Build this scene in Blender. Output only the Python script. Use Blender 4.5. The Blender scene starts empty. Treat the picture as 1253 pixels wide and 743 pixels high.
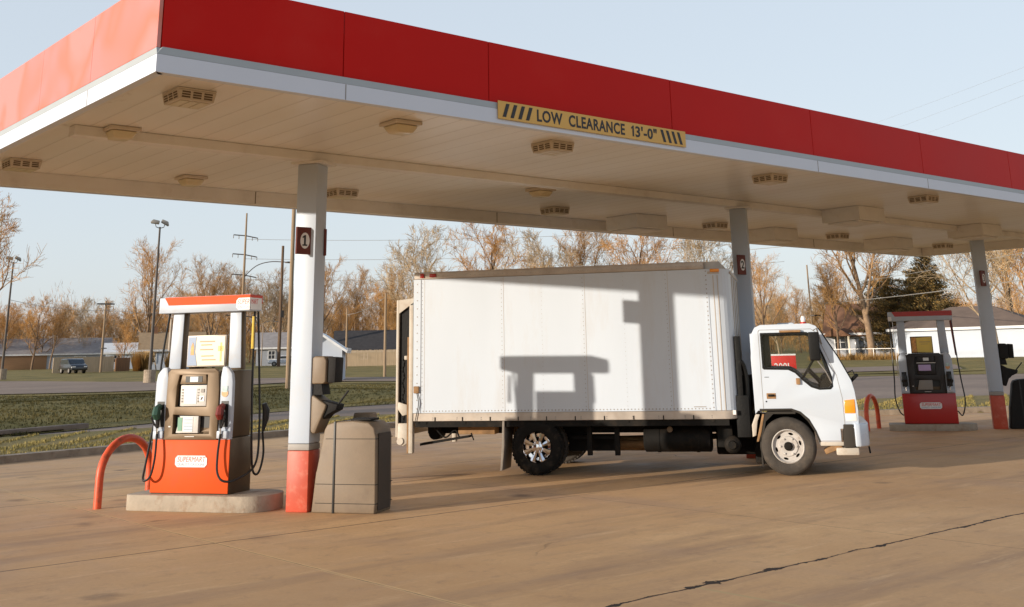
import bpy, bmesh, math, random
from mathutils import Vector, Matrix
from mathutils.geometry import tessellate_polygon
import mathutils.noise as mn
R=math.radians
random.seed(7)
scene=bpy.context.scene
col=scene.collection
# ------------------------------------------------------------------ helpers
class MB:
    def __init__(s): s.v=[];s.f=[]
    def add(s,vs,fs):
        o=len(s.v); s.v+= [tuple(p) for p in vs]; s.f+=[tuple(i+o for i in f) for f in fs]; return s
    def box(s,x0,x1,y0,y1,z0,z1):
        return s.add([(x0,y0,z0),(x1,y0,z0),(x1,y1,z0),(x0,y1,z0),(x0,y0,z1),(x1,y0,z1),(x1,y1,z1),(x0,y1,z1)],
          [(3,2,1,0),(4,5,6,7),(0,1,5,4),(1,2,6,5),(2,3,7,6),(3,0,4,7)])
    def prism(s,poly,a,b,ax='y',holes=()):
        loops=[list(poly)]+[list(h) for h in holes]
        def P(p,t):
            if ax=='y': return (p[0],t,p[1])
            if ax=='z': return (p[0],p[1],t)
            return (t,p[0],p[1])
        flat=[p for l in loops for p in l]
        tris=tessellate_polygon([[Vector((p[0],p[1],0)) for p in l] for l in loops])
        n=len(flat); vs=[P(p,a) for p in flat]+[P(p,b) for p in flat]; fs=[]
        for t in tris: fs.append(tuple(t)); fs.append(tuple(i+n for i in reversed(t)))
        k=0
        for l in loops:
            m=len(l)
            for i in range(m):
                j=(i+1)%m; fs.append((k+i,k+j,k+j+n,k+i+n))
            k+=m
        return s.add(vs,fs)
    def tube(s,pts,r,n=8,cap=True):
        pts=[Vector(p) for p in pts]; rs=r if isinstance(r,(list,tuple)) else [r]*len(pts)
        vs=[];fs=[];up=None
        for i,p in enumerate(pts):
            d=(pts[min(i+1,len(pts)-1)]-pts[max(i-1,0)])
            if d.length<1e-9:d=Vector((0,0,1))
            d.normalize()
            if up is None:
                up=Vector((0,0,1)) if abs(d.z)<.9 else Vector((1,0,0))
            a=up-d*up.dot(d)
            if a.length<1e-4: a=d.orthogonal()
            a.normalize(); b=d.cross(a); up=a
            for k in range(n):
                t=2*math.pi*k/n; vs.append(p+(a*math.cos(t)+b*math.sin(t))*rs[i])
        for i in range(len(pts)-1):
            for k in range(n):
                fs.append((i*n+k,i*n+(k+1)%n,(i+1)*n+(k+1)%n,(i+1)*n+k))
        if cap: fs.append(tuple(range(n-1,-1,-1))); fs.append(tuple(range((len(pts)-1)*n,len(pts)*n)))
        return s.add(vs,fs)
    def lathe(s,prof,c=(0,0,0),ax='z',n=24,cap=True):
        # prof: (r,t) along axis
        vs=[];fs=[]
        for r,t in prof:
            for k in range(n):
                a=2*math.pi*k/n; x,y=r*math.cos(a),r*math.sin(a)
                v={'z':(x,y,t),'y':(x,t,y),'x':(t,x,y)}[ax]
                vs.append((v[0]+c[0],v[1]+c[1],v[2]+c[2]))
        m=len(prof)
        for i in range(m-1):
            for k in range(n): fs.append((i*n+k,i*n+(k+1)%n,(i+1)*n+(k+1)%n,(i+1)*n+k))
        if cap and prof[0][0]>1e-4: fs.append(tuple(range(n-1,-1,-1)))
        if cap and prof[-1][0]>1e-4: fs.append(tuple(range((m-1)*n,m*n)))
        return s.add(vs,fs)
def obj(name,mb,mat,parent=None,bevel=0,seg=2,smooth=False,loc=None,rot=None,angle=35):
    me=bpy.data.meshes.new(name); me.from_pydata(mb.v,[],mb.f)
    bm=bmesh.new(); bm.from_mesh(me)
    bmesh.ops.remove_doubles(bm,verts=bm.verts,dist=1e-5)
    bmesh.ops.recalc_face_normals(bm,faces=bm.faces)
    if bevel:
        es=[e for e in bm.edges if len(e.link_faces)==2 and e.calc_face_angle(0)>R(30)]
        bmesh.ops.bevel(bm,geom=es,offset=bevel,segments=seg,affect='EDGES',profile=.5,clamp_overlap=True)
    for f in bm.faces: f.smooth=bool(smooth or bevel)
    for e in bm.edges:
        if len(e.link_faces)==2 and e.calc_face_angle(0)>R(angle): e.smooth=False
    bm.to_mesh(me); bm.free()
    me.materials.append(mat)
    o=bpy.data.objects.new(name,me); col.objects.link(o)
    if parent: o.parent=parent
    if loc: o.location=loc
    if rot: o.rotation_euler=rot
    return o
def raw(name,mb,mat,parent=None,smooth=False):
    me=bpy.data.meshes.new(name); me.from_pydata(mb.v,[],mb.f)
    if smooth:
        me.polygons.foreach_set('use_smooth',[True]*len(me.polygons))
    me.materials.append(mat); o=bpy.data.objects.new(name,me); col.objects.link(o)
    if parent:o.parent=parent
    return o
def tag(o,label=None,cat=None,group=None,kind=None):
    if label:o['label']=label
    if cat:o['category']=cat
    if group:o['group']=group
    if kind:o['kind']=kind
    return o
def thing(name,label,cat,loc,rz=0,group=None):
    o=bpy.data.objects.new(name,None); o.empty_display_size=.2; col.objects.link(o)
    o.location=loc;o.rotation_euler=(0,0,rz); return tag(o,label,cat,group)
def copy_tree(o,parent=None):
    c=o.copy(); col.objects.link(c); c.parent=parent
    for ch in [x for x in o.children]: copy_tree(ch,c)
    return c
def text(name,body,size,loc,mat,parent,squeeze=1,bold=0,rotz=0,rotx=90,align='LEFT',depth=.002,sp=1.0,shear=0):
    cu=bpy.data.curves.new('t','FONT'); cu.body=body; cu.size=size; cu.extrude=depth; cu.offset=bold; cu.align_x=align; cu.resolution_u=3; cu.space_character=sp; cu.shear=shear
    to=bpy.data.objects.new('t',cu); col.objects.link(to)
    dg=bpy.context.evaluated_depsgraph_get(); me=bpy.data.meshes.new_from_object(to.evaluated_get(dg))
    bpy.data.objects.remove(to); bpy.data.curves.remove(cu)
    me.transform(Matrix.Translation(loc)@Matrix.Rotation(R(rotz),4,'Z')@Matrix.Rotation(R(rotx),4,'X')@Matrix.Diagonal((squeeze,1,1,1)))
    me.name=name; me.materials.clear(); me.materials.append(mat)
    o=bpy.data.objects.new(name,me); col.objects.link(o); o.parent=parent; return o
# ------------------------------------------------------------------ materials
def M(name,c,rough=.6,metal=0,var=.1,scale=3,bump=0,bscale=30,alpha=None,coat=0,emit=None,trans=0,dirt=None,dscale=1.5,damt=.5,spec=.5,stretch=None):
    m=bpy.data.materials.new(name); m.use_nodes=True; nt=m.node_tree; N=nt.nodes; L=nt.links
    p=N['Principled BSDF']; p.inputs['Roughness'].default_value=rough; p.inputs['Metallic'].default_value=metal
    p.inputs['Specular IOR Level'].default_value=spec
    tc=N.new('ShaderNodeTexCoord'); co=tc.outputs['Object']
    if stretch:
        mp=N.new('ShaderNodeMapping'); mp.inputs['Scale'].default_value=stretch; L.new(co,mp.inputs['Vector']); co=mp.outputs[0]
    nz=N.new('ShaderNodeTexNoise'); nz.inputs['Scale'].default_value=scale; nz.inputs['Detail'].default_value=5; L.new(co,nz.inputs['Vector'])
    mx=N.new('ShaderNodeMix'); mx.data_type='RGBA'
    rp=N.new('ShaderNodeMapRange'); rp.inputs[1].default_value=.3; rp.inputs[2].default_value=.7; L.new(nz.outputs[0],rp.inputs[0])
    L.new(rp.outputs[0],mx.inputs[0])
    mx.inputs[6].default_value=(*[x*(1-var) for x in c],1); mx.inputs[7].default_value=(*[min(1,x*(1+var)) for x in c],1)
    out=mx.outputs[2]
    if dirt:
        n2=N.new('ShaderNodeTexNoise'); n2.inputs['Scale'].default_value=dscale; n2.inputs['Detail'].default_value=8; n2.inputs['Roughness'].default_value=.65; L.new(co,n2.inputs['Vector'])
        r2=N.new('ShaderNodeMapRange'); r2.inputs[1].default_value=.52; r2.inputs[2].default_value=.75; r2.inputs[4].default_value=damt; L.new(n2.outputs[0],r2.inputs[0])
        m2=N.new('ShaderNodeMix'); m2.data_type='RGBA'; L.new(r2.outputs[0],m2.inputs[0]); L.new(out,m2.inputs[6]); m2.inputs[7].default_value=(*dirt,1); out=m2.outputs[2]
    L.new(out,p.inputs['Base Color'])
    rr=N.new('ShaderNodeMapRange'); rr.inputs[3].default_value=max(0,rough-.08); rr.inputs[4].default_value=min(1,rough+.08); L.new(nz.outputs[0],rr.inputs[0]); L.new(rr.outputs[0],p.inputs['Roughness'])
    if bump:
        nb=N.new('ShaderNodeTexNoise'); nb.inputs['Scale'].default_value=bscale; nb.inputs['Detail'].default_value=6; L.new(tc.outputs['Object'],nb.inputs['Vector'])
        b=N.new('ShaderNodeBump'); b.inputs['Strength'].default_value=bump; b.inputs['Distance'].default_value=.02; L.new(nb.outputs[0],b.inputs['Height']); L.new(b.outputs[0],p.inputs['Normal'])
    if coat: p.inputs['Coat Weight'].default_value=coat; p.inputs['Coat Roughness'].default_value=.12
    if trans: p.inputs['Transmission Weight'].default_value=trans; p.inputs['IOR'].default_value=1.1
    if emit: p.inputs['Emission Color'].default_value=(*emit[0],1); p.inputs['Emission Strength'].default_value=emit[1]
    return m
def glassmat(name,tint=(.95,.96,.95),mixf=.06):
    m=bpy.data.materials.new(name); m.use_nodes=True; nt=m.node_tree; N=nt.nodes; L=nt.links
    for n in list(N): 
        if n.type!='OUTPUT_MATERIAL': N.remove(n)
    o=[n for n in N if n.type=='OUTPUT_MATERIAL'][0]
    t=N.new('ShaderNodeBsdfTransparent'); t.inputs[0].default_value=(*tint,1)
    g=N.new('ShaderNodeBsdfGlossy'); g.inputs['Roughness'].default_value=.02
    lw=N.new('ShaderNodeLayerWeight'); lw.inputs[0].default_value=.3
    mr=N.new('ShaderNodeMapRange'); mr.inputs[3].default_value=mixf*.5; mr.inputs[4].default_value=.7; L.new(lw.outputs['Fresnel'],mr.inputs[0])
    mx=N.new('ShaderNodeMixShader'); L.new(mr.outputs[0],mx.inputs[0]); L.new(t.outputs[0],mx.inputs[1]); L.new(g.outputs[0],mx.inputs[2]); L.new(mx.outputs[0],o.inputs[0]); return m
W_truck=M('truck_white',(.60,.67,.76),.35,var=.03,scale=1.2,dirt=(.48,.43,.38),dscale=2.4,damt=.34,coat=.2,stretch=(1,1,.22),bump=.12,bscale=1.6)
W_cab=M('cab_white',(.60,.67,.76),.3,var=.02,scale=1,coat=.5,dirt=(.6,.56,.52),dscale=2,damt=.15)
W_cream=M('cream_paint',(.52,.47,.40),.5,var=.1,scale=4,dirt=(.35,.22,.13),dscale=6,damt=.6)
ALU=M('aluminium_rail',(.50,.44,.38),.42,metal=.35,var=.12,scale=5,dirt=(.35,.24,.16),dscale=4,damt=.5)
RIVET=M('rivet_metal',(.35,.32,.3),.5,metal=.5)
BLACK=M('black_metal',(.007,.007,.007),.6,spec=.25,var=.3,bump=.2)
CHAS=M('chassis_black',(.008,.007,.006),.7,spec=.2,var=.4,scale=6,dirt=(.06,.04,.024),dscale=5,damt=.45)
RUBBER=M('tyre_rubber',(.012,.011,.010),.85,spec=.2,var=.3,scale=8,bump=.3,dirt=(.13,.10,.07),dscale=5,damt=.55)
RUB_D=M('dusty_tyre',(.055,.046,.038),.85,var=.25,scale=8,bump=.3,dirt=(.16,.125,.09),dscale=3,damt=.7)
CHROME=M('chrome',(.9,.9,.92),.08,metal=1,var=.02)
WHEELW=M('white_wheel',(.52,.49,.46),.5,var=.1,scale=10,dirt=(.2,.13,.08),dscale=9,damt=.6)
FLAP=M('mudflap_rubber',(.22,.19,.16),.7,var=.2,scale=5,dirt=(.28,.22,.16),dscale=6,damt=.5)
TANBOX=M('rusty_bracket',(.30,.17,.075),.75,var=.3,scale=9)
INTER=M('cab_interior',(.045,.040,.034),.8,spec=.2,var=.2)
SEAT=M('seat_vinyl',(.05,.045,.042),.6,var=.2)
AMBER=M('amber_lens',(.95,.33,.02),.2,var=.1,coat=.5)
REDLENS=M('red_lens',(.5,.02,.01),.25,coat=.5)
CLEARL=M('clear_lens',(.8,.8,.8),.1,coat=.6,var=.05)
GLASS=glassmat('window_glass')
WSGLASS=glassmat('windshield_glass',(.55,.6,.6),.5)
BRONZE=M('bronze_panel',(.15,.10,.055),.48,metal=.25,var=.08,scale=6,dirt=(.12,.08,.05),dscale=5,damt=.3)
BRONZE_D=M('bronze_side',(.11,.078,.048),.4,metal=.5,var=.1,scale=2,stretch=(1,1,.15))
ORANGE=M('orange_red_panel',(.72,.085,.008),.6,var=.06,scale=3,spec=.25,dirt=(.5,.07,.03),dscale=7,damt=.4)
PWHITE=M('pump_white',(.46,.52,.61),.4,var=.04,scale=3,dirt=(.5,.42,.35),dscale=9,damt=.35)
PANEL=M('keypad_panel',(.62,.60,.57),.45,var=.05,scale=9)
SCREEN=M('pale_screen',(.70,.74,.76),.2,coat=.6,var=.05)
GREY=M('grey_plastic',(.25,.23,.21),.5)
HOSE=M('hose_rubber',(.012,.012,.012),.45,var=.2)
NOZG=M('green_sleeve',(.012,.06,.04),.5)
NOZR=M('maroon_sleeve',(.16,.015,.01),.5)
NOZB=M('black_sleeve',(.012,.012,.012),.5)
POSTER=M('poster_cream',(.75,.66,.48),.35,coat=.4,var=.05)
PBLUE=M('poster_blue',(.18,.26,.42),.4)
PTEXT=M('poster_brown',(.45,.28,.14),.5)
PYEL=M('poster_yellow',(.85,.60,.10),.4,coat=.4)
LOGOW=M('logo_white',(.80,.78,.78),.4)
LOGOR=M('logo_red',(.62,.03,.02),.4)
LOGOB=M('logo_blue',(.16,.28,.42),.5)
CONC=M('kerb_concrete',(.34,.27,.20),.85,var=.2,scale=5,bump=.4,dirt=(.14,.09,.055),dscale=4,damt=.75)
CONCP=M('island_concrete',(.38,.32,.25),.8,var=.15,scale=6,bump=.3,dirt=(.22,.11,.05),dscale=5,damt=.8)
CULV=M('culvert_concrete',(.22,.16,.12),.9,var=.2,scale=3,bump=.4)
BIN_S=M('bin_side_shade',(.045,.035,.028),.6,var=.15)
REDARCH=M('barrier_red',(.72,.10,.035),.45,var=.12,scale=7,dirt=(.16,.06,.03),dscale=9,damt=.9)
BINM=M('bin_tan',(.19,.138,.09),.55,var=.1,scale=4,bump=.06,bscale=40,dirt=(.12,.08,.055),dscale=3,damt=.5)
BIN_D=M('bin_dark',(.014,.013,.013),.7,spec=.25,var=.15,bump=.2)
COLW=M('column_white',(.50,.57,.67),.45,var=.03,scale=2,dirt=(.55,.5,.45),dscale=4,damt=.25)
COLR=M('column_red',(.52,.075,.035),.5,var=.1,scale=4,dirt=(.6,.25,.17),dscale=8,damt=.6)
COLG=M('column_grey_band',(.33,.31,.29),.6)
RED_F=M('fascia_red',(.56,.008,.004),.45,var=.06,scale=.5,spec=.12,dirt=(.52,.05,.035),dscale=.5,damt=.35)
WHITE_F=M('fascia_white',(.66,.71,.80),.5,var=.03,scale=1)
GREY_F=M('fascia_step_grey',(.40,.43,.44),.5,var=.04)
SEAM=M('seam_dark',(.10,.03,.02),.7)
ROOFTOP=M('canopy_roof',(.35,.34,.33),.8)
BEAM=M('beam_white',(.78,.75,.70),.55,var=.06,scale=2,dirt=(.4,.32,.25),dscale=3,damt=.3)
FIX=M('fixture_tan',(.62,.54,.43),.5,var=.08,scale=5)
FIXD=M('fixture_slot',(.14,.10,.06),.7)
FIXL=M('fixture_lens',(.66,.56,.36),.3,coat=.3,var=.08)
YEL=M('warning_yellow',(.72,.43,.10),.5,var=.05,scale=2)
TXT=M('sign_black',(.02,.017,.02),.5)
PLATE=M('number_plate_red',(.13,.02,.012),.5)
WOODP=M('pole_wood',(.14,.085,.05),.85,var=.25,scale=2,stretch=(6,6,.5))
WOODL=M('pole_pale_wood',(.30,.21,.13),.8,var=.2,scale=2,stretch=(6,6,.5))
STEEL=M('pole_steel',(.26,.21,.17),.5,metal=.4,var=.1)
STEELD=M('pole_dark_steel',(.085,.07,.06),.5,metal=.3)
WIRE=M('wire_aluminium',(.45,.42,.38),.4,metal=.5)
BARK=M('bark',(.20,.13,.08),.9,var=.3,scale=3,bump=.4,bscale=12)
BARKL=M('bark_pale',(.42,.31,.20),.9,var=.3,scale=3,bump=.4,bscale=12)
BARKM=M('bark_mid',(.27,.18,.11),.9,var=.3,scale=3,bump=.4,bscale=12)
TWIG=M('twigs_tawny',(.50,.27,.09),.85,var=.25,scale=.5)
TWIGD=M('twigs_brown',(.38,.22,.09),.85,var=.25,scale=.5)
TWIGP=M('twigs_pale',(.44,.32,.19),.85,var=.2,scale=.5)
BRUSH=M('brush_tawny',(.50,.25,.075),.9,var=.35,scale=.12)
EVER=M('evergreen_needles',(.085,.068,.022),.8,var=.35,scale=1.2)
EVERG=M('evergreen_gold',(.26,.16,.045),.85,var=.35,scale=1.2)
SHRUB=M('shrub_gold',(.40,.24,.08),.9,var=.3,scale=2)
H_WH=M('siding_white',(.52,.57,.65),.6,var=.04,scale=.8)
H_BL=M('siding_grey_blue',(.36,.38,.42),.6,var=.05)
H_TAN=M('siding_tan',(.40,.25,.13),.7,var=.06)
H_CRM=M('siding_cream',(.70,.62,.48),.6,var=.06)
R_GREY=M('shingle_grey',(.34,.31,.30),.9,var=.15,scale=2)
R_DARK=M('shingle_dark',(.045,.040,.040),.9,var=.2,scale=2)
R_TAN=M('shingle_tan',(.38,.26,.15),.9,var=.12,scale=2)
R_BRN=M('shingle_brown',(.20,.10,.055),.9,var=.3,scale=.6)
R_TAUPE=M('shingle_taupe',(.17,.125,.10),.9,var=.12,scale=1)
H_WIN=M('dark_pane',(.03,.035,.045),.15,coat=.5)
H_TRIM=M('trim_white',(.78,.78,.78),.5)
FEN=M('fence_boards',(.50,.38,.25),.8,var=.15,scale=2,stretch=(4,4,.3))
FEND=M('fence_boards_brown',(.24,.12,.055),.85,var=.2,scale=2,stretch=(4,4,.3))
CARD=M('car_dark_paint',(.012,.013,.017),.25,coat=.8)
CARW=M('car_white_paint',(.7,.7,.72),.3,coat=.6)
CARG=M('car_glass',(.035,.045,.055),.05,coat=.8)
SIGNR=M('price_board_red',(.60,.02,.015),.45)
LAMPH=M('lamp_head',(.33,.30,.26),.4,metal=.5)
# concrete forecourt
def mk_nodes(name):
    m=bpy.data.materials.new(name); m.use_nodes=True; return m,m.node_tree.nodes,m.node_tree.links,m.node_tree.nodes['Principled BSDF']
def forecourt_mat():
    m,N,L,p=mk_nodes('forecourt_concrete')
    g=N.new('ShaderNodeNewGeometry'); P=g.outputs['Position']
    def noise(s,d=6,r=.55,vec=P):
        n=N.new('ShaderNodeTexNoise'); n.inputs['Scale'].default_value=s;n.inputs['Detail'].default_value=d;n.inputs['Roughness'].default_value=r;L.new(vec,n.inputs['Vector']);return n.outputs[0]
    def math_(op,a,b=0,c=None):
        n=N.new('ShaderNodeMath');n.operation=op
        for i,v in enumerate((a,b,c)):
            if v is None: continue
            if isinstance(v,(int,float)): n.inputs[i].default_value=v
            else: L.new(v,n.inputs[i])
        return n.outputs[0]
    def rng(v,a,b,c=0,d=1):
        n=N.new('ShaderNodeMapRange');L.new(v,n.inputs[0]);
        for i,x in enumerate((a,b,c,d)): n.inputs[i+1].default_value=x
        return n.outputs[0]
    def mix(f,a,b,bt='MIX'):
        n=N.new('ShaderNodeMix');n.data_type='RGBA';n.blend_type=bt
        if isinstance(f,(int,float)): n.inputs[0].default_value=f
        else:L.new(f,n.inputs[0])
        for i,v in ((6,a),(7,b)):
            if isinstance(v,tuple): n.inputs[i].default_value=(*v,1)
            else:L.new(v,n.inputs[i])
        return n.outputs[2]
    sx=N.new('ShaderNodeSeparateXYZ');L.new(P,sx.inputs[0]);X,Y=sx.outputs[0],sx.outputs[1]
    c=mix(rng(noise(.22,4),.38,.62),(.58,.340,.155),(.78,.50,.25))
    c=mix(rng(noise(1.1,8,.65),.4,.62,0,.8),c,(.64,.39,.19))
    mpn=N.new('ShaderNodeMapping');mpn.inputs['Scale'].default_value=(.25,1.4,1);mpn.inputs['Rotation'].default_value=(0,0,R(8));L.new(P,mpn.inputs[0])
    c=mix(rng(noise(.8,8,.66,mpn.outputs[0]),.50,.68,0,.8),c,(.33,.205,.125))
    mp2=N.new('ShaderNodeMapping');mp2.inputs['Scale'].default_value=(.35,2.2,1);mp2.inputs['Rotation'].default_value=(0,0,R(-12));mp2.inputs['Location'].default_value=(3,7,0);L.new(P,mp2.inputs[0])
    c=mix(rng(noise(1.2,6,.6,mp2.outputs[0]),.6,.75,0,.35),c,(.42,.29,.21))
    fx=math_('FLOOR',math_('DIVIDE',math_('SUBTRACT',X,5.05),4.6));fy=math_('FLOOR',math_('DIVIDE',math_('SUBTRACT',Y,1.26),4.6))
    cb=N.new('ShaderNodeCombineXYZ');L.new(fx,cb.inputs[0]);L.new(fy,cb.inputs[1]);wn=N.new('ShaderNodeTexWhiteNoise');wn.noise_dimensions='3D';L.new(cb.outputs[0],wn.inputs['Vector'])
    c=mix(math_('MULTIPLY',wn.outputs['Value'],.26),c,(.42,.26,.17))
    sw=N.new('ShaderNodeMapping');sw.inputs['Scale'].default_value=(.5,.18,1);sw.inputs['Rotation'].default_value=(0,0,R(60));L.new(P,sw.inputs[0])
    c=mix(rng(noise(1.1,3,.5,sw.outputs[0]),.54,.66,0,.45),c,(.40,.265,.195))
    # oily spots
    vo=N.new('ShaderNodeTexVoronoi');vo.inputs['Scale'].default_value=.9;L.new(P,vo.inputs['Vector'])
    sp=math_('MULTIPLY',rng(math_('ADD',vo.outputs['Distance'],math_('MULTIPLY',noise(5,4),.25)),.16,.30,1,0),rng(noise(.35,2),.42,.55,0,.75))
    c=mix(sp,c,(.10,.062,.04))
    c=mix(rng(noise(4.5,8,.72),.54,.70,0,.5),c,(.32,.195,.12))
    c=mix(rng(noise(2.1,8,.75,mp2.outputs[0]),.56,.66,0,.4),c,(.86,.60,.34))
    c=mix(rng(noise(24,4,.7),.35,.7,0,.3),c,(.40,.25,.135))
    c=mix(rng(noise(90,2),.55,.7,0,.25),c,(.58,.40,.24))
    wob=math_('MULTIPLY',math_('SUBTRACT',noise(1.6,7,.68),.5),.20)
    wob2=math_('MULTIPLY',math_('SUBTRACT',noise(.9,6,.7),.5),.30)
    nw=rng(noise(1.7,5,.7),.42,.66,0,1)
    def per(v,o,s,w):
        a=math_('DIVIDE',math_('SUBTRACT',math_('ADD',v,w),o),s)
        f=math_('SUBTRACT',math_('FRACT',math_('ADD',a,.5)),.5)
        return math_('MULTIPLY',math_('ABSOLUTE',f),s)
    dx=per(X,5.05,4.6,math_('MULTIPLY',wob,.25)); dy=per(Y,1.26,4.6,math_('MULTIPLY',wob,.35))
    # sealed joint (pale band with a dark thread)
    seal=math_('MULTIPLY',math_('MULTIPLY',rng(dx,.016,.034,1,0),.6),math_('LESS_THAN',X,7))
    c=mix(seal,c,(.74,.50,.25))
    thread=math_('MULTIPLY',rng(math_('ADD',dx,math_('MULTIPLY',noise(3,3),.02)),.008,.020,1,0),.75)
    # cross joint, wide ragged crack near camera
    w=math_('ADD',.005,math_('MULTIPLY',math_('POWER',nw,2.2),.075))
    cr=math_('LESS_THAN',math_('ABSOLUTE',math_('SUBTRACT',math_('ADD',Y,wob),5.86)),w)
    cr=math_('MULTIPLY',cr,math_('GREATER_THAN',X,5.2))
    jy=math_('MULTIPLY',rng(dy,.006,.016,1,0),rng(noise(.45,3),.36,.5,.25,.95))
    # random hairlines from distorted voronoi edges
    nd=N.new('ShaderNodeTexNoise');nd.inputs['Scale'].default_value=.8;nd.inputs['Detail'].default_value=4;L.new(P,nd.inputs['Vector'])
    va=N.new('ShaderNodeVectorMath');va.operation='MULTIPLY_ADD';L.new(nd.outputs['Color'],va.inputs[0]);va.inputs[1].default_value=(1.4,1.4,0);L.new(P,va.inputs[2])
    v2=N.new('ShaderNodeTexVoronoi');v2.feature='DISTANCE_TO_EDGE';v2.inputs['Scale'].default_value=.19;L.new(va.outputs[0],v2.inputs['Vector'])
    hl=math_('MULTIPLY',rng(v2.outputs['Distance'],.0012,.0035,1,0),rng(noise(.5,2),.60,.68,0,.5))
    # short sealed diagonal
    s2=math_('MULTIPLY',math_('LESS_THAN',math_('ABSOLUTE',math_('SUBTRACT',math_('ADD',X,math_('MULTIPLY',wob,.2)),6.6)),.02),math_('LESS_THAN',Y,5.87))
    c=mix(math_('MULTIPLY',s2,.8),c,(.50,.36,.18))
    dark=math_('MAXIMUM',math_('MAXIMUM',cr,jy),math_('MAXIMUM',hl,thread))
    c=mix(dark,c,(.028,.018,.012))
    L.new(c,p.inputs['Base Color'])
    L.new(rng(noise(1.5,5),.3,.7,.62,.9),p.inputs['Roughness']); p.inputs['Specular IOR Level'].default_value=.35
    h=math_('SUBTRACT',math_('ADD',math_('MULTIPLY',noise(40,6,.7),.25),math_('MULTIPLY',noise(1.3,4),.5)),math_('MULTIPLY',dark,1.5))
    b=N.new('ShaderNodeBump');b.inputs['Strength'].default_value=.28;b.inputs['Distance'].default_value=.012;L.new(h,b.inputs['Height']);L.new(b.outputs[0],p.inputs['Normal'])
    return m
def simple_ground(name,a,b,s1,extra=None,rough=.9,s2=12,bump=.3,spec=.3,bd=.03):
    m,N,L,p=mk_nodes(name); g=N.new('ShaderNodeNewGeometry');P=g.outputs['Position']
    def nz(s,d=6):
        n=N.new('ShaderNodeTexNoise');n.inputs['Scale'].default_value=s;n.inputs['Detail'].default_value=d;n.inputs['Roughness'].default_value=.65;L.new(P,n.inputs['Vector']);return n.outputs[0]
    def mp(v,x,y,c=0,d=1):
        n=N.new('ShaderNodeMapRange');L.new(v,n.inputs[0]);
        for i,q in enumerate((x,y,c,d)): n.inputs[i+1].default_value=q
        return n.outputs[0]
    mx=N.new('ShaderNodeMix');mx.data_type='RGBA';L.new(mp(nz(s1),.35,.65),mx.inputs[0]);mx.inputs[6].default_value=(*a,1);mx.inputs[7].default_value=(*b,1);o=mx.outputs[2]
    m2=N.new('ShaderNodeMix');m2.data_type='RGBA';L.new(mp(nz(s2),.4,.7,0,.6),m2.inputs[0]);L.new(o,m2.inputs[6]);m2.inputs[7].default_value=(*(extra or a),1)
    L.new(m2.outputs[2],p.inputs['Base Color']);p.inputs['Roughness'].default_value=rough;p.inputs['Specular IOR Level'].default_value=spec
    b=N.new('ShaderNodeBump');b.inputs['Strength'].default_value=bump;b.inputs['Distance'].default_value=bd;L.new(nz(s2*1.5),b.inputs['Height']);L.new(b.outputs[0],p.inputs['Normal'])
    return m
LOT=forecourt_mat()
ROAD=simple_ground('road_asphalt_worn',(.27,.195,.15),(.38,.275,.205),.12,(.22,.16,.125),.85,3)
GRASS=simple_ground('grass_ground',(.17,.14,.035),(.36,.26,.08),.35,(.10,.085,.03),.95,5,.8)
GRASSF=simple_ground('verge_soil',(.20,.17,.05),(.34,.25,.09),.6,(.09,.06,.03),.95,8,.8)
BLADE=simple_ground('grass_blades',(.22,.19,.055),(.42,.32,.11),.5,(.15,.12,.05),.9,3,0)
BLADED=simple_ground('grass_blades_shaded',(.075,.068,.022),(.17,.13,.045),.3,(.06,.06,.02),.9,3,0)  # darker copy of the blades, ditch shade put into the colour
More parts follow.
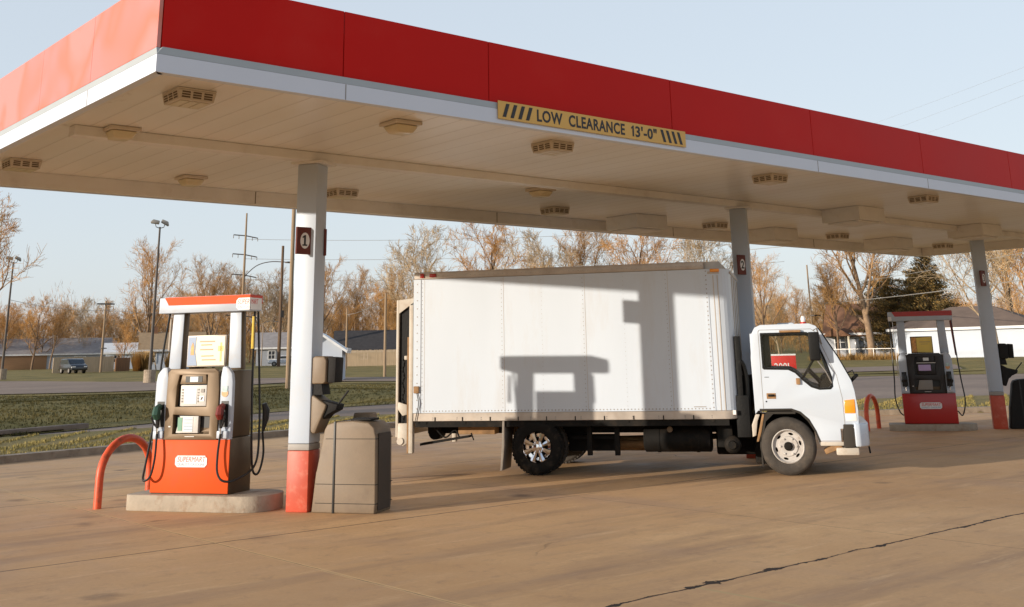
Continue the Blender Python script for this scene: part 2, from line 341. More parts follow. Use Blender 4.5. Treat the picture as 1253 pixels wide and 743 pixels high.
def soffit_mat():
    m,N,L,p=mk_nodes('soffit_planks'); g=N.new('ShaderNodeNewGeometry');P=g.outputs['Position'];sx=N.new('ShaderNodeSeparateXYZ');L.new(P,sx.inputs[0])
    def mm(op,a,b):
        n=N.new('ShaderNodeMath');n.operation=op
        for i,v in enumerate((a,b)):
            if isinstance(v,(int,float)): n.inputs[i].default_value=v
            else:L.new(v,n.inputs[i])
        return n.outputs[0]
    f=mm('ABSOLUTE',mm('SUBTRACT',mm('FRACT',mm('DIVIDE',sx.outputs[0],.305),0),.5),0)
    r=N.new('ShaderNodeMapRange');L.new(f,r.inputs[0]);r.inputs[1].default_value=.455;r.inputs[2].default_value=.49
    n=N.new('ShaderNodeTexNoise');mp=N.new('ShaderNodeMapping');mp.inputs['Scale'].default_value=(1.2,.12,1);L.new(P,mp.inputs[0]);L.new(mp.outputs[0],n.inputs['Vector']);n.inputs['Scale'].default_value=1.1;n.inputs['Detail'].default_value=6
    rr=N.new('ShaderNodeMapRange');L.new(n.outputs[0],rr.inputs[0]);rr.inputs[1].default_value=.35;rr.inputs[2].default_value=.7
    a=N.new('ShaderNodeMix');a.data_type='RGBA';L.new(rr.outputs[0],a.inputs[0]);a.inputs[6].default_value=(.88,.86,.81,1);a.inputs[7].default_value=(.80,.75,.66,1)
    # dirt stains by the front left corner
    n2=N.new('ShaderNodeTexNoise');n2.inputs['Scale'].default_value=1.6;n2.inputs['Detail'].default_value=7;n2.inputs['Distortion'].default_value=1.5;L.new(P,n2.inputs['Vector'])
    d=mm('ADD',mm('MULTIPLY',n2.outputs[0],1.6),mm('MULTIPLY',mm('MINIMUM',mm('SUBTRACT',sx.outputs[0],3.33),mm('SUBTRACT',sx.outputs[1],8.37)),.9))
    r3=N.new('ShaderNodeMapRange');L.new(d,r3.inputs[0]);r3.inputs[1].default_value=.72;r3.inputs[2].default_value=1.0;r3.inputs[3].default_value=.8;r3.inputs[4].default_value=0
    b=N.new('ShaderNodeMix');b.data_type='RGBA';L.new(r3.outputs[0],b.inputs[0]);L.new(a.outputs[2],b.inputs[6]);b.inputs[7].default_value=(.26,.17,.10,1)
    c=N.new('ShaderNodeMix');c.data_type='RGBA';L.new(mm('MULTIPLY',r.outputs[0],.3),c.inputs[0]);L.new(b.outputs[2],c.inputs[6]);c.inputs[7].default_value=(.25,.19,.13,1)
    L.new(c.outputs[2],p.inputs['Base Color']);p.inputs['Roughness'].default_value=.30;p.inputs['Specular IOR Level'].default_value=.8
    bb=N.new('ShaderNodeBump');bb.inputs['Strength'].default_value=.3;bb.inputs['Distance'].default_value=.01;bb.invert=True;L.new(r.outputs[0],bb.inputs['Height']);L.new(bb.outputs[0],p.inputs['Normal'])
    return m
SOFF=soffit_mat()
def faded_glare_red():  # faded red with sun glare blotches mixed into the colour
    m,N,L,p=mk_nodes('fascia_red_fade_glare'); g=N.new('ShaderNodeNewGeometry');P=g.outputs['Position']
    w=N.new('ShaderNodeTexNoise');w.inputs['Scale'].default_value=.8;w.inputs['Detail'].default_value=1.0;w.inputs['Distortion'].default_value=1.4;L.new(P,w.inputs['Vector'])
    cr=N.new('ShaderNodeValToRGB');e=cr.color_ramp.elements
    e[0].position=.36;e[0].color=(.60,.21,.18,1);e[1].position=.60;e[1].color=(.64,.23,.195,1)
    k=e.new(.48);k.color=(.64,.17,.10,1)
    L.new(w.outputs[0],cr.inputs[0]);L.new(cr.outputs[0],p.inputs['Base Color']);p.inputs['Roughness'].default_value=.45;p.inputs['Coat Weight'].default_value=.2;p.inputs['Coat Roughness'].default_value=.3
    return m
RED_L=faded_glare_red()
# ------------------------------------------------------------------ camera, light
cam=bpy.data.cameras.new('camera'); co=bpy.data.objects.new('camera',cam); col.objects.link(co)
mw=Matrix(((.7594,-.1615,-.6303),(-.6504,-.2185,-.7275),(-.0203,.9624,-.2710))).to_4x4()
mw=mw.to_3x3().to_quaternion().to_matrix().to_4x4()
mw.translation=(0,0,1.65); co.matrix_world=mw
cam.sensor_width=36; cam.lens=1339.7/1253*36; cam.shift_x=(626.5-643.6)/1253; cam.shift_y=-(371.5-57.66)/1253
cam.clip_end=5000; cam.clip_start=.05
cam.dof.use_dof=False
scene.camera=co
SUN_AZ=R(171.3); SUN_EL=R(9.25)
sd=Vector((math.cos(SUN_EL)*math.cos(SUN_AZ),math.cos(SUN_EL)*math.sin(SUN_AZ),math.sin(SUN_EL)))
sl=bpy.data.lights.new('sun','SUN'); sl.energy=4.0; sl.angle=R(.6); sl.color=(1,.88,.73)
so=bpy.data.objects.new('sun',sl); col.objects.link(so); so.rotation_euler=sd.to_track_quat('Z','Y').to_euler(); so.location=sd*50
w=bpy.data.worlds.new('World'); scene.world=w; w.use_nodes=True
sky=w.node_tree.nodes.new('ShaderNodeTexSky'); sky.sky_type='NISHITA'; sky.sun_disc=False; sky.sun_elevation=SUN_EL; sky.sun_rotation=math.pi/2-SUN_AZ
sky.air_density=1.0; sky.dust_density=1.5; sky.ozone_density=1.2
bg=w.node_tree.nodes['Background']; bg.inputs[1].default_value=.15
hs=w.node_tree.nodes.new('ShaderNodeHueSaturation'); hs.inputs['Saturation'].default_value=.9; hs.inputs['Value'].default_value=3.3
w.node_tree.links.new(sky.outputs[0],hs.inputs['Color']); 
gm=w.node_tree.nodes.new('ShaderNodeGamma'); gm.inputs[1].default_value=.6
w.node_tree.links.new(hs.outputs[0],gm.inputs[0]); mxs=w.node_tree.nodes.new('ShaderNodeMix'); mxs.data_type='RGBA'; mxs.inputs[0].default_value=.62; mxs.inputs[7].default_value=(3.6,4.0,4.55,1)
w.node_tree.links.new(gm.outputs[0],mxs.inputs[6]); 
tcw=w.node_tree.nodes.new('ShaderNodeTexCoord'); sxw=w.node_tree.nodes.new('ShaderNodeSeparateXYZ'); w.node_tree.links.new(tcw.outputs['Generated'],sxw.inputs[0])
mrw=w.node_tree.nodes.new('ShaderNodeMapRange'); mrw.interpolation_type='SMOOTHSTEP'; mrw.inputs[1].default_value=.36; mrw.inputs[2].default_value=.80; w.node_tree.links.new(sxw.outputs[2],mrw.inputs[0])
mz=w.node_tree.nodes.new('ShaderNodeMix'); mz.data_type='RGBA'; mz.inputs[7].default_value=(1.15,1.55,2.2,1)
w.node_tree.links.new(mrw.outputs[0],mz.inputs[0]); w.node_tree.links.new(mxs.outputs[2],mz.inputs[6]); w.node_tree.links.new(mz.outputs[2],bg.inputs[0])
scene.view_settings.view_transform='Standard'; scene.view_settings.look='None'; scene.view_settings.exposure=.38; scene.view_settings.gamma=1
scene.cycles.use_denoising=True; scene.cycles.max_bounces=7; scene.cycles.diffuse_bounces=4; scene.cycles.transparent_max_bounces=12
scene.cycles.caustics_reflective=False; scene.cycles.caustics_refractive=False
#@@GROUND
# ------------------------------------------------------------------ ground
def ss(a,b,x): t=min(max((x-a)/(b-a),0),1); return t*t*(3-2*t)
def base(x,y):
    D=math.hypot(x,y); return .9*ss(50,170,D)+max(0,min(D,420)-170)*.004
KERB=[(-60,5.2),(-20,15.1),(6.3,21.6),(9.3,22.5),(13,23.5),(16,24.0),(18.5,23.0),(21.5,20.0),(25,16.9),(29.2,14.3),(60,-4.8)]
R1N=[(-60,10),(-20,20.5),(8,27.6),(11.5,27.8),(15.4,28.2),(18.5,27.8),(24,25.2),(32.3,20.1),(36.3,17.7),(70,-3)]
R1F=[(-60,13.0),(-20,22.5),(3,27.9),(8.4,29.1),(12.9,31.4),(19.2,35.0),(27.9,36.0),(43.4,39.5),(57,38.9),(61.3,34.2),(66,26),(90,-15)]
R2N=[(-60,118),(13.9,71),(19.2,67.1),(25.8,63.0),(30.7,65.0),(37.6,69.1),(41.2,67.3),(43.7,56),(52.1,48.7),(70,38)]
R2F=[(-60,150),(20.5,105),(29.2,99),(33.2,83),(39.2,83.2),(43.6,80.3),(48.4,71.5),(50.5,62.8),(60.3,56.4),(80,44)]
def resamp(pl,n):
    d=[0]
    for a,b in zip(pl,pl[1:]): d.append(d[-1]+math.dist(a,b))
    out=[]
    for i in range(n):
        t=d[-1]*i/(n-1);k=0
        while k<len(d)-2 and d[k+1]<t:k+=1
        f=(t-d[k])/(d[k+1]-d[k]);out.append((pl[k][0]+f*(pl[k+1][0]-pl[k][0]),pl[k][1]+f*(pl[k+1][1]-pl[k][1])))
    return out
def smooth_pl(pl,n=80,it=3):
    p=resamp(pl,n)
    for _ in range(it): p=[p[0]]+[tuple((p[i-1][k]+2*p[i][k]+p[i+1][k])/4 for k in (0,1)) for i in range(1,n-1)]+[p[-1]]
    return p
def offset(pl,d):
    out=[]
    for i in range(len(pl)):
        a=pl[max(i-1,0)];b=pl[min(i+1,len(pl)-1)];t=Vector((b[0]-a[0],b[1]-a[1])).normalized();out.append((pl[i][0]-t.y*d,pl[i][1]+t.x*d))
    return out
def inpoly(x,y,P):
    c=False;j=len(P)-1
    for i in range(len(P)):
        xi,yi=P[i];xj,yj=P[j]
        if (yi>y)!=(yj>y) and x<(xj-xi)*(y-yi)/(yj-yi)+xi:c=not c
        j=i
    return c
KS=smooth_pl(KERB,120);
LOTP=KS+[(60,-60),(-60,-60)]
R1P=R1N+R1F[::-1]; R2P=R2N+R2F[::-1]; VERGEP=offset(KS,.16)+R1N[::-1]
def ribbon(name,A,B,z,mat,nu=90,nv=6,lift=None):
    A=smooth_pl(A,nu,2);B=smooth_pl(B,nu,2);mb=MB()
    for i in range(nu):
        for j in range(nv+1):
            t=j/nv;x=A[i][0]*(1-t)+B[i][0]*t;y=A[i][1]*(1-t)+B[i][1]*t;mb.v.append((x,y,base(x,y)+z))
    for i in range(nu-1):
        for j in range(nv):
            a=i*(nv+1)+j;mb.f.append((a,a+1,a+nv+2,a+nv+1))
    return tag(raw(name,mb,mat,smooth=True),kind='structure')
# swale: a shallow ditch between the service road and the highway
SW=[(-60,24),(0,33.5),(14,38),(22,42),(28,46)]
SW2=[(-60,60),(0,52),(20,50),(30,52)]
def pdist(x,y,pl):
    m=1e9
    for a,b in zip(pl,pl[1:]):
        dx,dy=b[0]-a[0],b[1]-a[1];t=max(0,min(1,((x-a[0])*dx+(y-a[1])*dy)/(dx*dx+dy*dy)));m=min(m,math.hypot(x-a[0]-t*dx,y-a[1]-t*dy))
    return m
def H(x,y):
    z=base(x,y); D=math.hypot(x,y)
    if 20<D<90:
        z-=.55*math.exp(-(pdist(x,y,SW)/2.6)**2); z+=.18*math.exp(-(pdist(x,y,SW2)/3.2)**2)
        z+=.06*mn.noise(Vector((x*.3,y*.3,0)))
    if D>300: z+=14*ss(300,700,D)
    return z
rads=[0,2];
while rads[-1]<2500: rads.append(rads[-1]*1.035 if rads[-1]>14 else rads[-1]+1.5)
azs=[a*.8 for a in range(int(-10/.8),int(105/.8))]
a=azs[-1]
while a<345: a+=6; azs.append(a)
azs=azs[:-1]
mb=MB();na=len(azs)
for r in rads:
    for a in azs:
        x,y=r*math.cos(R(a)),r*math.sin(R(a));z=H(x,y)+.02
        if inpoly(x,y,LOTP) or inpoly(x,y,R1P) or inpoly(x,y,R2P) or inpoly(x,y,VERGEP) : z=base(x,y)-.12
        mb.v.append((x,y,z))
for i in range(len(rads)-1):
    for j in range(na):
        k=(j+1)%na;mb.f.append((i*na+j,i*na+k,(i+1)*na+k,(i+1)*na+j))
tag(raw('ground',mb,GRASS,smooth=True),kind='structure')
# forecourt
mb=MB();mb.prism(LOTP,-.12,0,'z');tag(raw('forecourt',mb,LOT),kind='structure')
ribbon('service_road',R1N,R1F,.012,ROAD,110,8)
ribbon('highway',R2N,R2F,.10,ROAD,90,6)
ribbon('verge',offset(KS,.14),smooth_pl(R1N,120),.115,GRASSF,110,6)
# banks that carry grass down to the road edges
ribbon('highway_shoulder',offset(smooth_pl(R2N,90),-3.2),offset(smooth_pl(R2N,90),.1),.06,GRASS,90,3)
ribbon('highway_shoulder',offset(smooth_pl(R2F,90),-.1),offset(smooth_pl(R2F,90),4),.06,GRASS,90,3)
ribbon('road_shoulder',offset(smooth_pl(R1F,110),-.05),offset(smooth_pl(R1F,110),1.6),.03,GRASS,110,3)
kb=MB();o1,o2=KS,offset(KS,.16);n=len(KS)
for i in range(n):
    kb.v+=[(o1[i][0],o1[i][1],-.05),(o1[i][0],o1[i][1],.125),(o2[i][0],o2[i][1],.135),(o2[i][0],o2[i][1],-.05)]
for i in range(n-1):
    for k in range(4): kb.f.append((4*i+k,4*i+(k+1)%4,4*i+4+(k+1)%4,4*i+4+k))
tag(obj('kerb',kb,CONC),kind='structure')
# far rise with woods on it
def lerp_pl(A,B,t): return [(a[0]*(1-t)+b[0]*t,a[1]*(1-t)+b[1]*t) for a,b in zip(A,B)]
# ---- grass tufts
def tufts(name,gen,count,mat,h0,h1,wd,seed):
    rd=random.Random(seed);mb=MB()
    for _ in range(count):
        q=gen(rd)
        if not q: continue
        x,y,z=q
        for k in range(3):
            a=rd.uniform(0,6.28);h=rd.uniform(h0,h1);l=rd.uniform(-.5,.5)*h;ww=wd*rd.uniform(.6,1.4);px=x+rd.uniform(-.06,.06);py=y+rd.uniform(-.06,.06);i=len(mb.v)
            mb.v+=[(px-ww*math.cos(a),py-ww*math.sin(a),z-.02),(px+ww*math.cos(a),py+ww*math.sin(a),z-.02),(px+l*math.sin(a),py-l*math.cos(a),z+h)];mb.f.append((i,i+1,i+2))
    o=raw(name,mb,mat);return tag(o,kind='stuff')
V0=offset(smooth_pl(KERB,120),.2);V1=smooth_pl(R1N,120)
def g1(rd):
    i=rd.randrange(24,112);t=rd.random();f=rd.random()
    a=(V0[i][0]*(1-f)+V0[i+1][0]*f,V0[i][1]*(1-f)+V0[i+1][1]*f);j=min(range(120),key=lambda k:abs(V1[k][0]-a[0])+abs(V1[k][1]-a[1])) if rd.random()<.0 else i
    b=V1[j];x,y=a[0]*(1-t)+b[0]*t,a[1]*(1-t)+b[1]*t
    return x,y,.115
tag(tufts('verge_grass',g1,34000,BLADE,.02,.065,.012,3),'short olive and straw coloured grass covering the kerbside verge','grass')
def g2(rd):
    a=R(rd.uniform(46,84));r=30+(rd.random()**1.1)*42;x,y=r*math.cos(a),r*math.sin(a)
    if inpoly(x,y,R1P) or inpoly(x,y,R2P) or inpoly(x,y,VERGEP) or inpoly(x,y,LOTP):return None
    return x,y,H(x,y)+.02
tag(tufts('field_grass',g2,42000,BLADED,.03,.085,.02,4),'rough grass darkened with painted shade in the ditch between the two roads','grass')
#@@CANOPY
# ------------------------------------------------------------------ canopy
K=.896
def ZK(z): return 1.65+(z-1.65)*K
AX,AY=3.745*K,9.374*K; CL,CW=25.82*K,7.57*K
H0,H1,H2=ZK(4.16),ZK(4.40),ZK(5.11); HS=ZK(4.38)
can=thing('canopy','long flat petrol station canopy with red and white fascia on three square columns','canopy',(AX,AY,0))
xs_f=[x*K for x in (0,1.91,3.81,6.87,9.97,13.04,16.1,19.15,22.2)]+[CL]
mb=MB()
for a,b in zip(xs_f,xs_f[1:]): mb.box(a+.004,b-.004,0,.035,H1+.003,H2)
red_front=obj('red_fascia',mb,RED_F,can,bevel=.003,seg=1)
ys=[.0,1.67*K,3.27*K,5.0*K,CW]
mb=MB()
for a,b in zip(ys,ys[1:]): mb.box(-.038,-.003,a+.004,b-.004,H1+.003,H2)
tag(obj('red_fascia',mb,RED_L,can,bevel=.003,seg=1),'faded red fascia with painted sun glare on the left end')
mb=MB()
for a,b in zip(xs_f,xs_f[1:]): mb.box(a+.004,b-.004,CW-.035,CW,H1+.003,H2)
obj('red_fascia',mb,RED_F,can)
mb=MB()
for a,b in zip(ys,ys[1:]): mb.box(CL+.003,CL+.038,a+.004,b-.004,H1+.003,H2)
obj('red_fascia',mb,RED_F,can)
# white band: vertical face plus a sloped grey step up to the red
def band(x0,y0,x1,y1,nx,ny,nm):
    e=.05
    t=Vector((x1-x0,y1-y0)).normalized()
    A=Vector((x0,y0))-t*e;B=Vector((x1,y1))+t*e
    mb=MB();a=A+Vector((nx,ny))*e;b=B+Vector((nx,ny))*e
    i=Vector((nx,ny))*-.03
    A2=Vector((x0,y0))+i;B2=Vector((x1,y1))+i
    mb.add([(a.x,a.y,H0),(b.x,b.y,H0),(b.x,b.y,H0+.148),(a.x,a.y,H0+.148),(A2.x,A2.y,H0),(B2.x,B2.y,H0),(B2.x,B2.y,H0+.148),(A2.x,A2.y,H0+.148)],
       [(0,1,2,3),(4,7,6,5),(0,4,5,1),(3,2,6,7),(0,3,7,4),(1,5,6,2)])
    o=obj('white_band',mb,WHITE_F,can)
    mb=MB();u=H0+.150
    c=Vector((x0,y0))+Vector((nx,ny))*.038;d=Vector((x1,y1))+Vector((nx,ny))*.038
    mb.add([(a.x,a.y,u),(b.x,b.y,u),(d.x,d.y,H1),(c.x,c.y,H1),(A2.x,A2.y,u),(B2.x,B2.y,u),(B2.x,B2.y,H1),(A2.x,A2.y,H1)],
       [(0,1,2,3),(4,7,6,5),(0,4,5,1),(3,2,6,7),(0,3,7,4),(1,5,6,2)])
    obj('grey_step',mb,GREY_F,can)
band(0,0,CL,0,0,-1,'f');band(0,CW,0,0,-1,0,'l');band(CL,CW,0,CW,0,1,'b');band(CL,0,CL,CW,1,0,'r')
# seams on white band
mb=MB()
for x in (1.91*K,9.97*K,13.04*K,19.15*K): mb.box(x-.004,x+.004,-.0525,-.0495,H0+.003,H0+.146)
for y in (1.67*K,5.0*K): mb.box(-.0525,-.0495,y-.004,y+.004,H0+.003,H0+.146)
obj('band_seams',mb,GREY,can)
# inner fascia skirts (the white inside faces seen under the far edge)
mb=MB();mb.box(.05,CL-.05,CW-.16,CW-.04,H0+.004,HS-.002);mb.box(.05,CL-.05,.04,.10,H0+.03,HS-.002);mb.box(.04,.10,.11,CW-.17,H0+.03,HS-.002);mb.box(CL-.16,CL-.05,.11,CW-.17,H0+.004,HS-.002)
obj('inner_skirt',mb,BEAM,can)
mb=MB()
for x in (4.25,8.9,13.5,18.3): mb.box(x-.006,x+.006,CW-.163,CW-.159,H0+.01,HS-.01)
obj('skirt_joints',mb,FIXD,can)
mb=MB();mb.box(.04,CL-.04,.04,CW-.04,HS,HS+.05);obj('soffit',mb,SOFF,can)
mb=MB();mb.box(.02,CL-.02,.04,CW-.04,H2-.25,H2-.2);obj('roof_deck',mb,ROOFTOP,can)
# beam
BY=11.78-AY
mb=MB();mb.box(.45,CL-.3,BY-.09,BY+.09,3.985,HS-.002);bmo=obj('beam',mb,BEAM,can,bevel=.006,seg=1)
IA=R(-58)
def islframe(x,y,z=0): return Vector((x,y,z))
UI=Vector((math.cos(IA),math.sin(IA),0));NI=Vector((-math.sin(IA),math.cos(IA),0))
COLS=[(6.758,11.856),(14.89,11.78),(22.87,11.74)]
cols=[]
for i,(x,y) in enumerate(COLS):
    c=.135
    mb=MB();mb.box(-c,c,-c,c,.73,3.955)
    o=obj('column',mb,COLW,can,bevel=.012,loc=(x-AX,y-AY,0),rot=(0,0,IA))
    mb=MB();mb.box(-c-.002,c+.002,-c-.002,c+.002,0,.655);obj('red_base',mb,COLR,o,bevel=.012)
    mb=MB();mb.box(-c-.001,c+.001,-c-.001,c+.001,.657,.728);obj('grey_band',mb,COLG,o,bevel=.01)
    mb=MB();mb.box(-c-.07,c+.09,-c-.05,c+.05,3.957,3.984);obj('cap_plate',mb,BEAM,o)
    cols.append(o)
# ceiling fixtures: (dx,dy,kind) kind 0 lens bowl, 1 slotted box
fix=[(.90,1.40,1),(1.02,3.61,0),(.76,6.51,1),(3.24,6.56,0),(3.57,1.40,0),(5.88,6.53,1),(6.0,1.37,1),(8.61,4.58,0),(10.52,6.34,1),(10.8,1.44,1),(15.39,1.38,1),(15.32,6.38,1),(19.92,6.33,1),(17.61,4.30,0),(25.0,6.37,1),(20.2,1.38,1)]
where=['nearest the front left canopy corner','over the left end of the beam','at the far left edge of the canopy','near the far edge left of column 1','between the front fascia and column 1','just right of column 1 near the far edge','under the LOW CLEARANCE sign','above the truck box, past the beam','far edge fixture above the truck box front','front row fixture left of the middle column','front row fixture right of the middle column','far edge fixture right of the middle column','by the far edge above the big bare tree','between two white ceiling boxes','at the far right end behind the last column','front row fixture beside the right column']
protoL=protoS=None
def bowl(loc,label):
    t=thing('canopy_light',label,'ceiling light',loc,0,'light fixtures under the canopy')
    mb=MB();mb.box(-.19,.19,-.19,.19,-.045,0);obj('housing',mb,FIX,t,bevel=.012)
    mb=MB();s0,s1=.165,.11
    mb.add([(-s0,-s0,-.047),(s0,-s0,-.047),(s0,s0,-.047),(-s0,s0,-.047),(-s1,-s1,-.14),(s1,-s1,-.14),(s1,s1,-.14),(-s1,s1,-.14)],[(0,1,2,3),(7,6,5,4),(0,4,5,1),(1,5,6,2),(2,6,7,3),(3,7,4,0)])
    obj('lens',mb,FIXL,t,bevel=.03,seg=3);return t
def slotted(loc,label):
    t=thing('canopy_light',label,'ceiling light',loc,0,'light fixtures under the canopy')
    mb=MB();s=.21;mb.box(-s,s,-s,s,-.02,0);q=.19;mb.add([(-s,-s,-.022),(s,-s,-.022),(s,s,-.022),(-s,s,-.022),(-q,-q,-.125),(q,-q,-.125),(q,q,-.125),(-q,q,-.125)],[(0,1,2,3),(7,6,5,4),(0,4,5,1),(1,5,6,2),(2,6,7,3),(3,7,4,0)])
    obj('housing',mb,FIX,t,bevel=.006,seg=1)
    mb=MB()
    for k in (-.12,0,.12):
        for z in (-.045,-.07,-.095):
            w=.045;f=s-(s-q)*(-z-.022)/.103
            mb.box(k-w,k+w,-f-.003,-f+.004,z-.008,z+.008);mb.box(-f-.003,-f+.004,k-w,k+w,z-.008,z+.008)
    obj('slots',mb,FIXD,t)
    mb=MB()
    for k in (-.11,0,.11): mb.box(k-.048,k+.048,-.15,.15,-.131,-.127)
    obj('lens',mb,FIXL,t);return t
for (x,y,k),wd in zip(fix,where):
    o=slotted((AX+x*K,AY+y*K,HS-.002),'slotted tan canopy light '+wd) if k else bowl((AX+x*K,AY+y*K,HS-.002),'bowl shaped canopy light '+wd)
    o.scale=(K,K,K)
BXS=[(12.95,6.5,'left of the middle column above the truck box'),(17.6,6.6,'just right of the middle column near the far edge'),(15.9,3.25,'in the beam row right of the middle column'),(22.3,6.4,'by the far right corner above the bare tree'),(21.3,3.5,'touching the top of the right column')]
for i,(x,y,l) in enumerate(BXS):
    t=thing('ceiling_box','pale square ceiling box '+l,'ceiling box',(AX+x*K,AY+y*K,HS-.002),0,'square boxes hung from the canopy ceiling');t.scale=(K,K,K)
    mb=MB();mb.box(-.46,.46,-.44,.44,-.27,0);obj('box_body',mb,BEAM,t,bevel=.012)
    mb=MB();mb.box(-.38,.38,-.36,.36,-.305,-.272);obj('lower_lip',mb,BEAM,t,bevel=.008)
# clearance sign
t=thing('clearance_sign','yellow LOW CLEARANCE sign with black stripes on the canopy front','sign',(AX+3.88*K,AY-.058,ZK(4.213)));t.scale=(K,1,K)
SL=3.15;SH=.205
mb=MB();mb.box(0,SL,-.012,-.001,0,SH);obj('sign_panel',mb,YEL,t)
mb=MB()
def para(x0,w,sl,z0,z1): mb.prism([(x0,z0),(x0+w,z0),(x0+w+sl,z1),(x0+sl,z1)],-.016,-.0125,'y')
for k in range(4): para(.06+k*.115,.048,.055,.025,.18)
for k in range(4): para(SL-.09-.105*(3-k)-.02,.045,-.055,.025,.18)
obj('stripes',mb,TXT,t)
def fit_text(name,body,x0,x1,z0,z1,y,sp=1.0):
    lt=text(name,body,.205,(0,0,0),TXT,t,squeeze=.82,bold=.0052,depth=.0015,sp=sp)
    vx=[v.co.x for v in lt.data.vertices];vz=[v.co.z for v in lt.data.vertices]
    lt.data.transform(Matrix.Translation((x0,y,z0))@Matrix.Diagonal(((x1-x0)/(max(vx)-min(vx)),1,(z1-z0)/(max(vz)-min(vz)),1))@Matrix.Translation((-min(vx),0,-min(vz))))
def one(x,z,w,h,y,th,name,parent,mat):
    mb=MB();mb.prism([(x,z),(x+w,z),(x+w,z+h),(x+w*.35,z+h),(x-w*.75,z+h*.80),(x-w*.75,z+h*.66),(x,z+h*.78)],y-th,y,'y');return obj(name,mb,mat,parent)
fit_text('lettering','LOW',.575,.975,.032,.175,-.0128,1.08)
fit_text('lettering','CLEARANCE',1.075,2.02,.032,.175,-.0128,1.10)
one(2.155,.035,.027,.137,-.0128,.0015,'lettering',t,TXT)
fit_text('lettering','3\'-0"',2.21,2.60,.032,.175,-.0128,1.06)
# number signs on columns
for i,(x,y) in enumerate(COLS):
    base_=Vector((x,y,0))
    t=thing('number_sign',['dark red sign with a black 1 in a white oval on the left column','small dark number sign seen edge-on high on the middle column','small dark number sign on the right column by the second pump'][i],'sign',(x,y,3.02),0,'number signs on the canopy columns')
    # corner of the column nearest -x: column corners at +-0.19 from centre
    lx=-.245; ly=-.02
    mb=MB();mb.box(lx-.02,lx+.20,ly-.115,ly-.085,-.16,.16);obj('front_plate',mb,PLATE,t,bevel=.004)
    if i==0:
        mb=MB();mb.box(.14,.17,-.09,.33,-.16,.16);obj('rear_plate',mb,PLATE,t,bevel=.004)
    mb=MB();n=20
    mb.prism([(lx+.09+.062*math.cos(2*math.pi*k/n),.0+.095*math.sin(2*math.pi*k/n)) for k in range(n)],ly-.118,ly-.1155,'y');obj('white_oval',mb,LOGOW,t)
    if i==0:
        mb=MB();cx_=lx+.088;mb.prism([(cx_-.032,-.062),(cx_+.032,-.062),(cx_+.032,-.045),(cx_+.012,-.045),(cx_+.012,.065),(cx_-.004,.065),(cx_-.032,.045),(cx_-.032,.028),(cx_-.012,.036),(cx_-.012,-.045),(cx_-.032,-.045)],ly-.1205,ly-.1185,'y');obj('number',mb,TXT,t)
    else: text('number',str(i+1),.17,(lx+.088,ly-.1185,-.058),TXT,t,bold=.004,align='CENTER',depth=.001)
#@@PUMPS
# ------------------------------------------------------------------ islands, pumps, arches, bins
def sup_logo(parent,cx,z,y,s,mw=LOGOW,name='logo'):
    mb=MB();w,h=.215*s,.065*s;c=.03*s
    pts=[(-w+c,-h),(w-c,-h),(w,-h+c),(w,h-c),(w-c,h),(-w+c,h),(-w,h-c),(-w,-h+c)]
    mb.prism([(cx+p[0],z+p[1]) for p in pts],y-.006,y-.001,'y');pl=obj('badge',mb,mw,parent,bevel=.002,seg=1)
    text('badge_text','SUPERMART',.082*s,(cx,y-.0065,z-.004*s),LOGOR,pl,squeeze=.84,bold=0,shear=.22,align='CENTER',depth=.0008)
    text('badge_subtext','QUALITY GASOLINE',.042*s,(cx,y-.0065,z-.047*s),LOGOB,pl,squeeze=.98,align='CENTER',depth=.0008)
def island(loc,hgt,xl,xr,wy,label,round_r=.34):
    o_=[]
    for k in range(9):
        a=-math.pi/2+math.pi*k/8; o_.append((xr-round_r*.9+round_r*.9*math.cos(a),wy*math.sin(a)))
    for k in range(5):
        a=math.pi/2+math.pi/2*k/4; o_.append((xl+.1+.1*math.cos(a),wy-.1+.1*math.sin(a)))
    for k in range(5):
        a=math.pi+math.pi/2*k/4; o_.append((xl+.1+.1*math.cos(a),-wy+.1+.1*math.sin(a)))
    mb=MB();mb.prism(o_,0,hgt,'z');o=obj('pump_island',mb,CONCP,None,bevel=.02);o.location=loc;o.rotation_euler=(0,0,IA);return tag(o,label,'pump island',group='raised concrete pump islands')
P1=Vector((6.082,13.071,0));
P2=Vector((22.37,11.48,0))+UI*(-1.30)+NI*.245
island(P1,.175,-.79,1.05,.37,'worn pale concrete island under the sunlit orange fuel pump')
island(P2,.125,-.84,.88,.37,'grey concrete island under the dark red fuel pump in shade')
def nozzle(parent,x,y,z,sleeve,flip=1):
    """a holstered nozzle: sleeve body, spout up into the boot, guard, short metal neck"""
    mb=MB();mb.tube([(x,y-.02,z+.05),(x,y-.075,z+.02),(x,y-.085,z-.04),(x,y-.06,z-.09)],[.034,.046,.052,.038],8)
    n=obj('nozzle',mb,sleeve,parent,smooth=True)
    mb=MB();mb.tube([(x,y-.05,z-.08),(x,y-.045,z-.2)],[.028,.018],8);mb.tube([(x+.03*flip,y-.06,z+.0),(x+.065*flip,y-.08,z-.08),(x+.03*flip,y-.06,z-.16),(x,y-.045,z-.19)],.012,6)
    obj('lever_guard',mb,NOZB,n,smooth=True)
    mb=MB();mb.tube([(x,y-.045,z-.2),(x,y-.045,z-.27)],.012,8);obj('swivel',mb,CHROME,n,smooth=True)
def spline(pts,n=8):
    P=[Vector(p) for p in pts];P=[P[0]*2-P[1]]+P+[P[-1]*2-P[-2]];o=[]
    for i in range(1,len(P)-2):
        for k in range(n):
            t=k/n;a,b,c,d=P[i-1:i+3];o.append(.5*((2*b)+(-a+c)*t+(2*a-5*b+4*c-d)*t*t+(-a+3*b-3*c+d)*t**3))
    o.append(P[-2]);return o
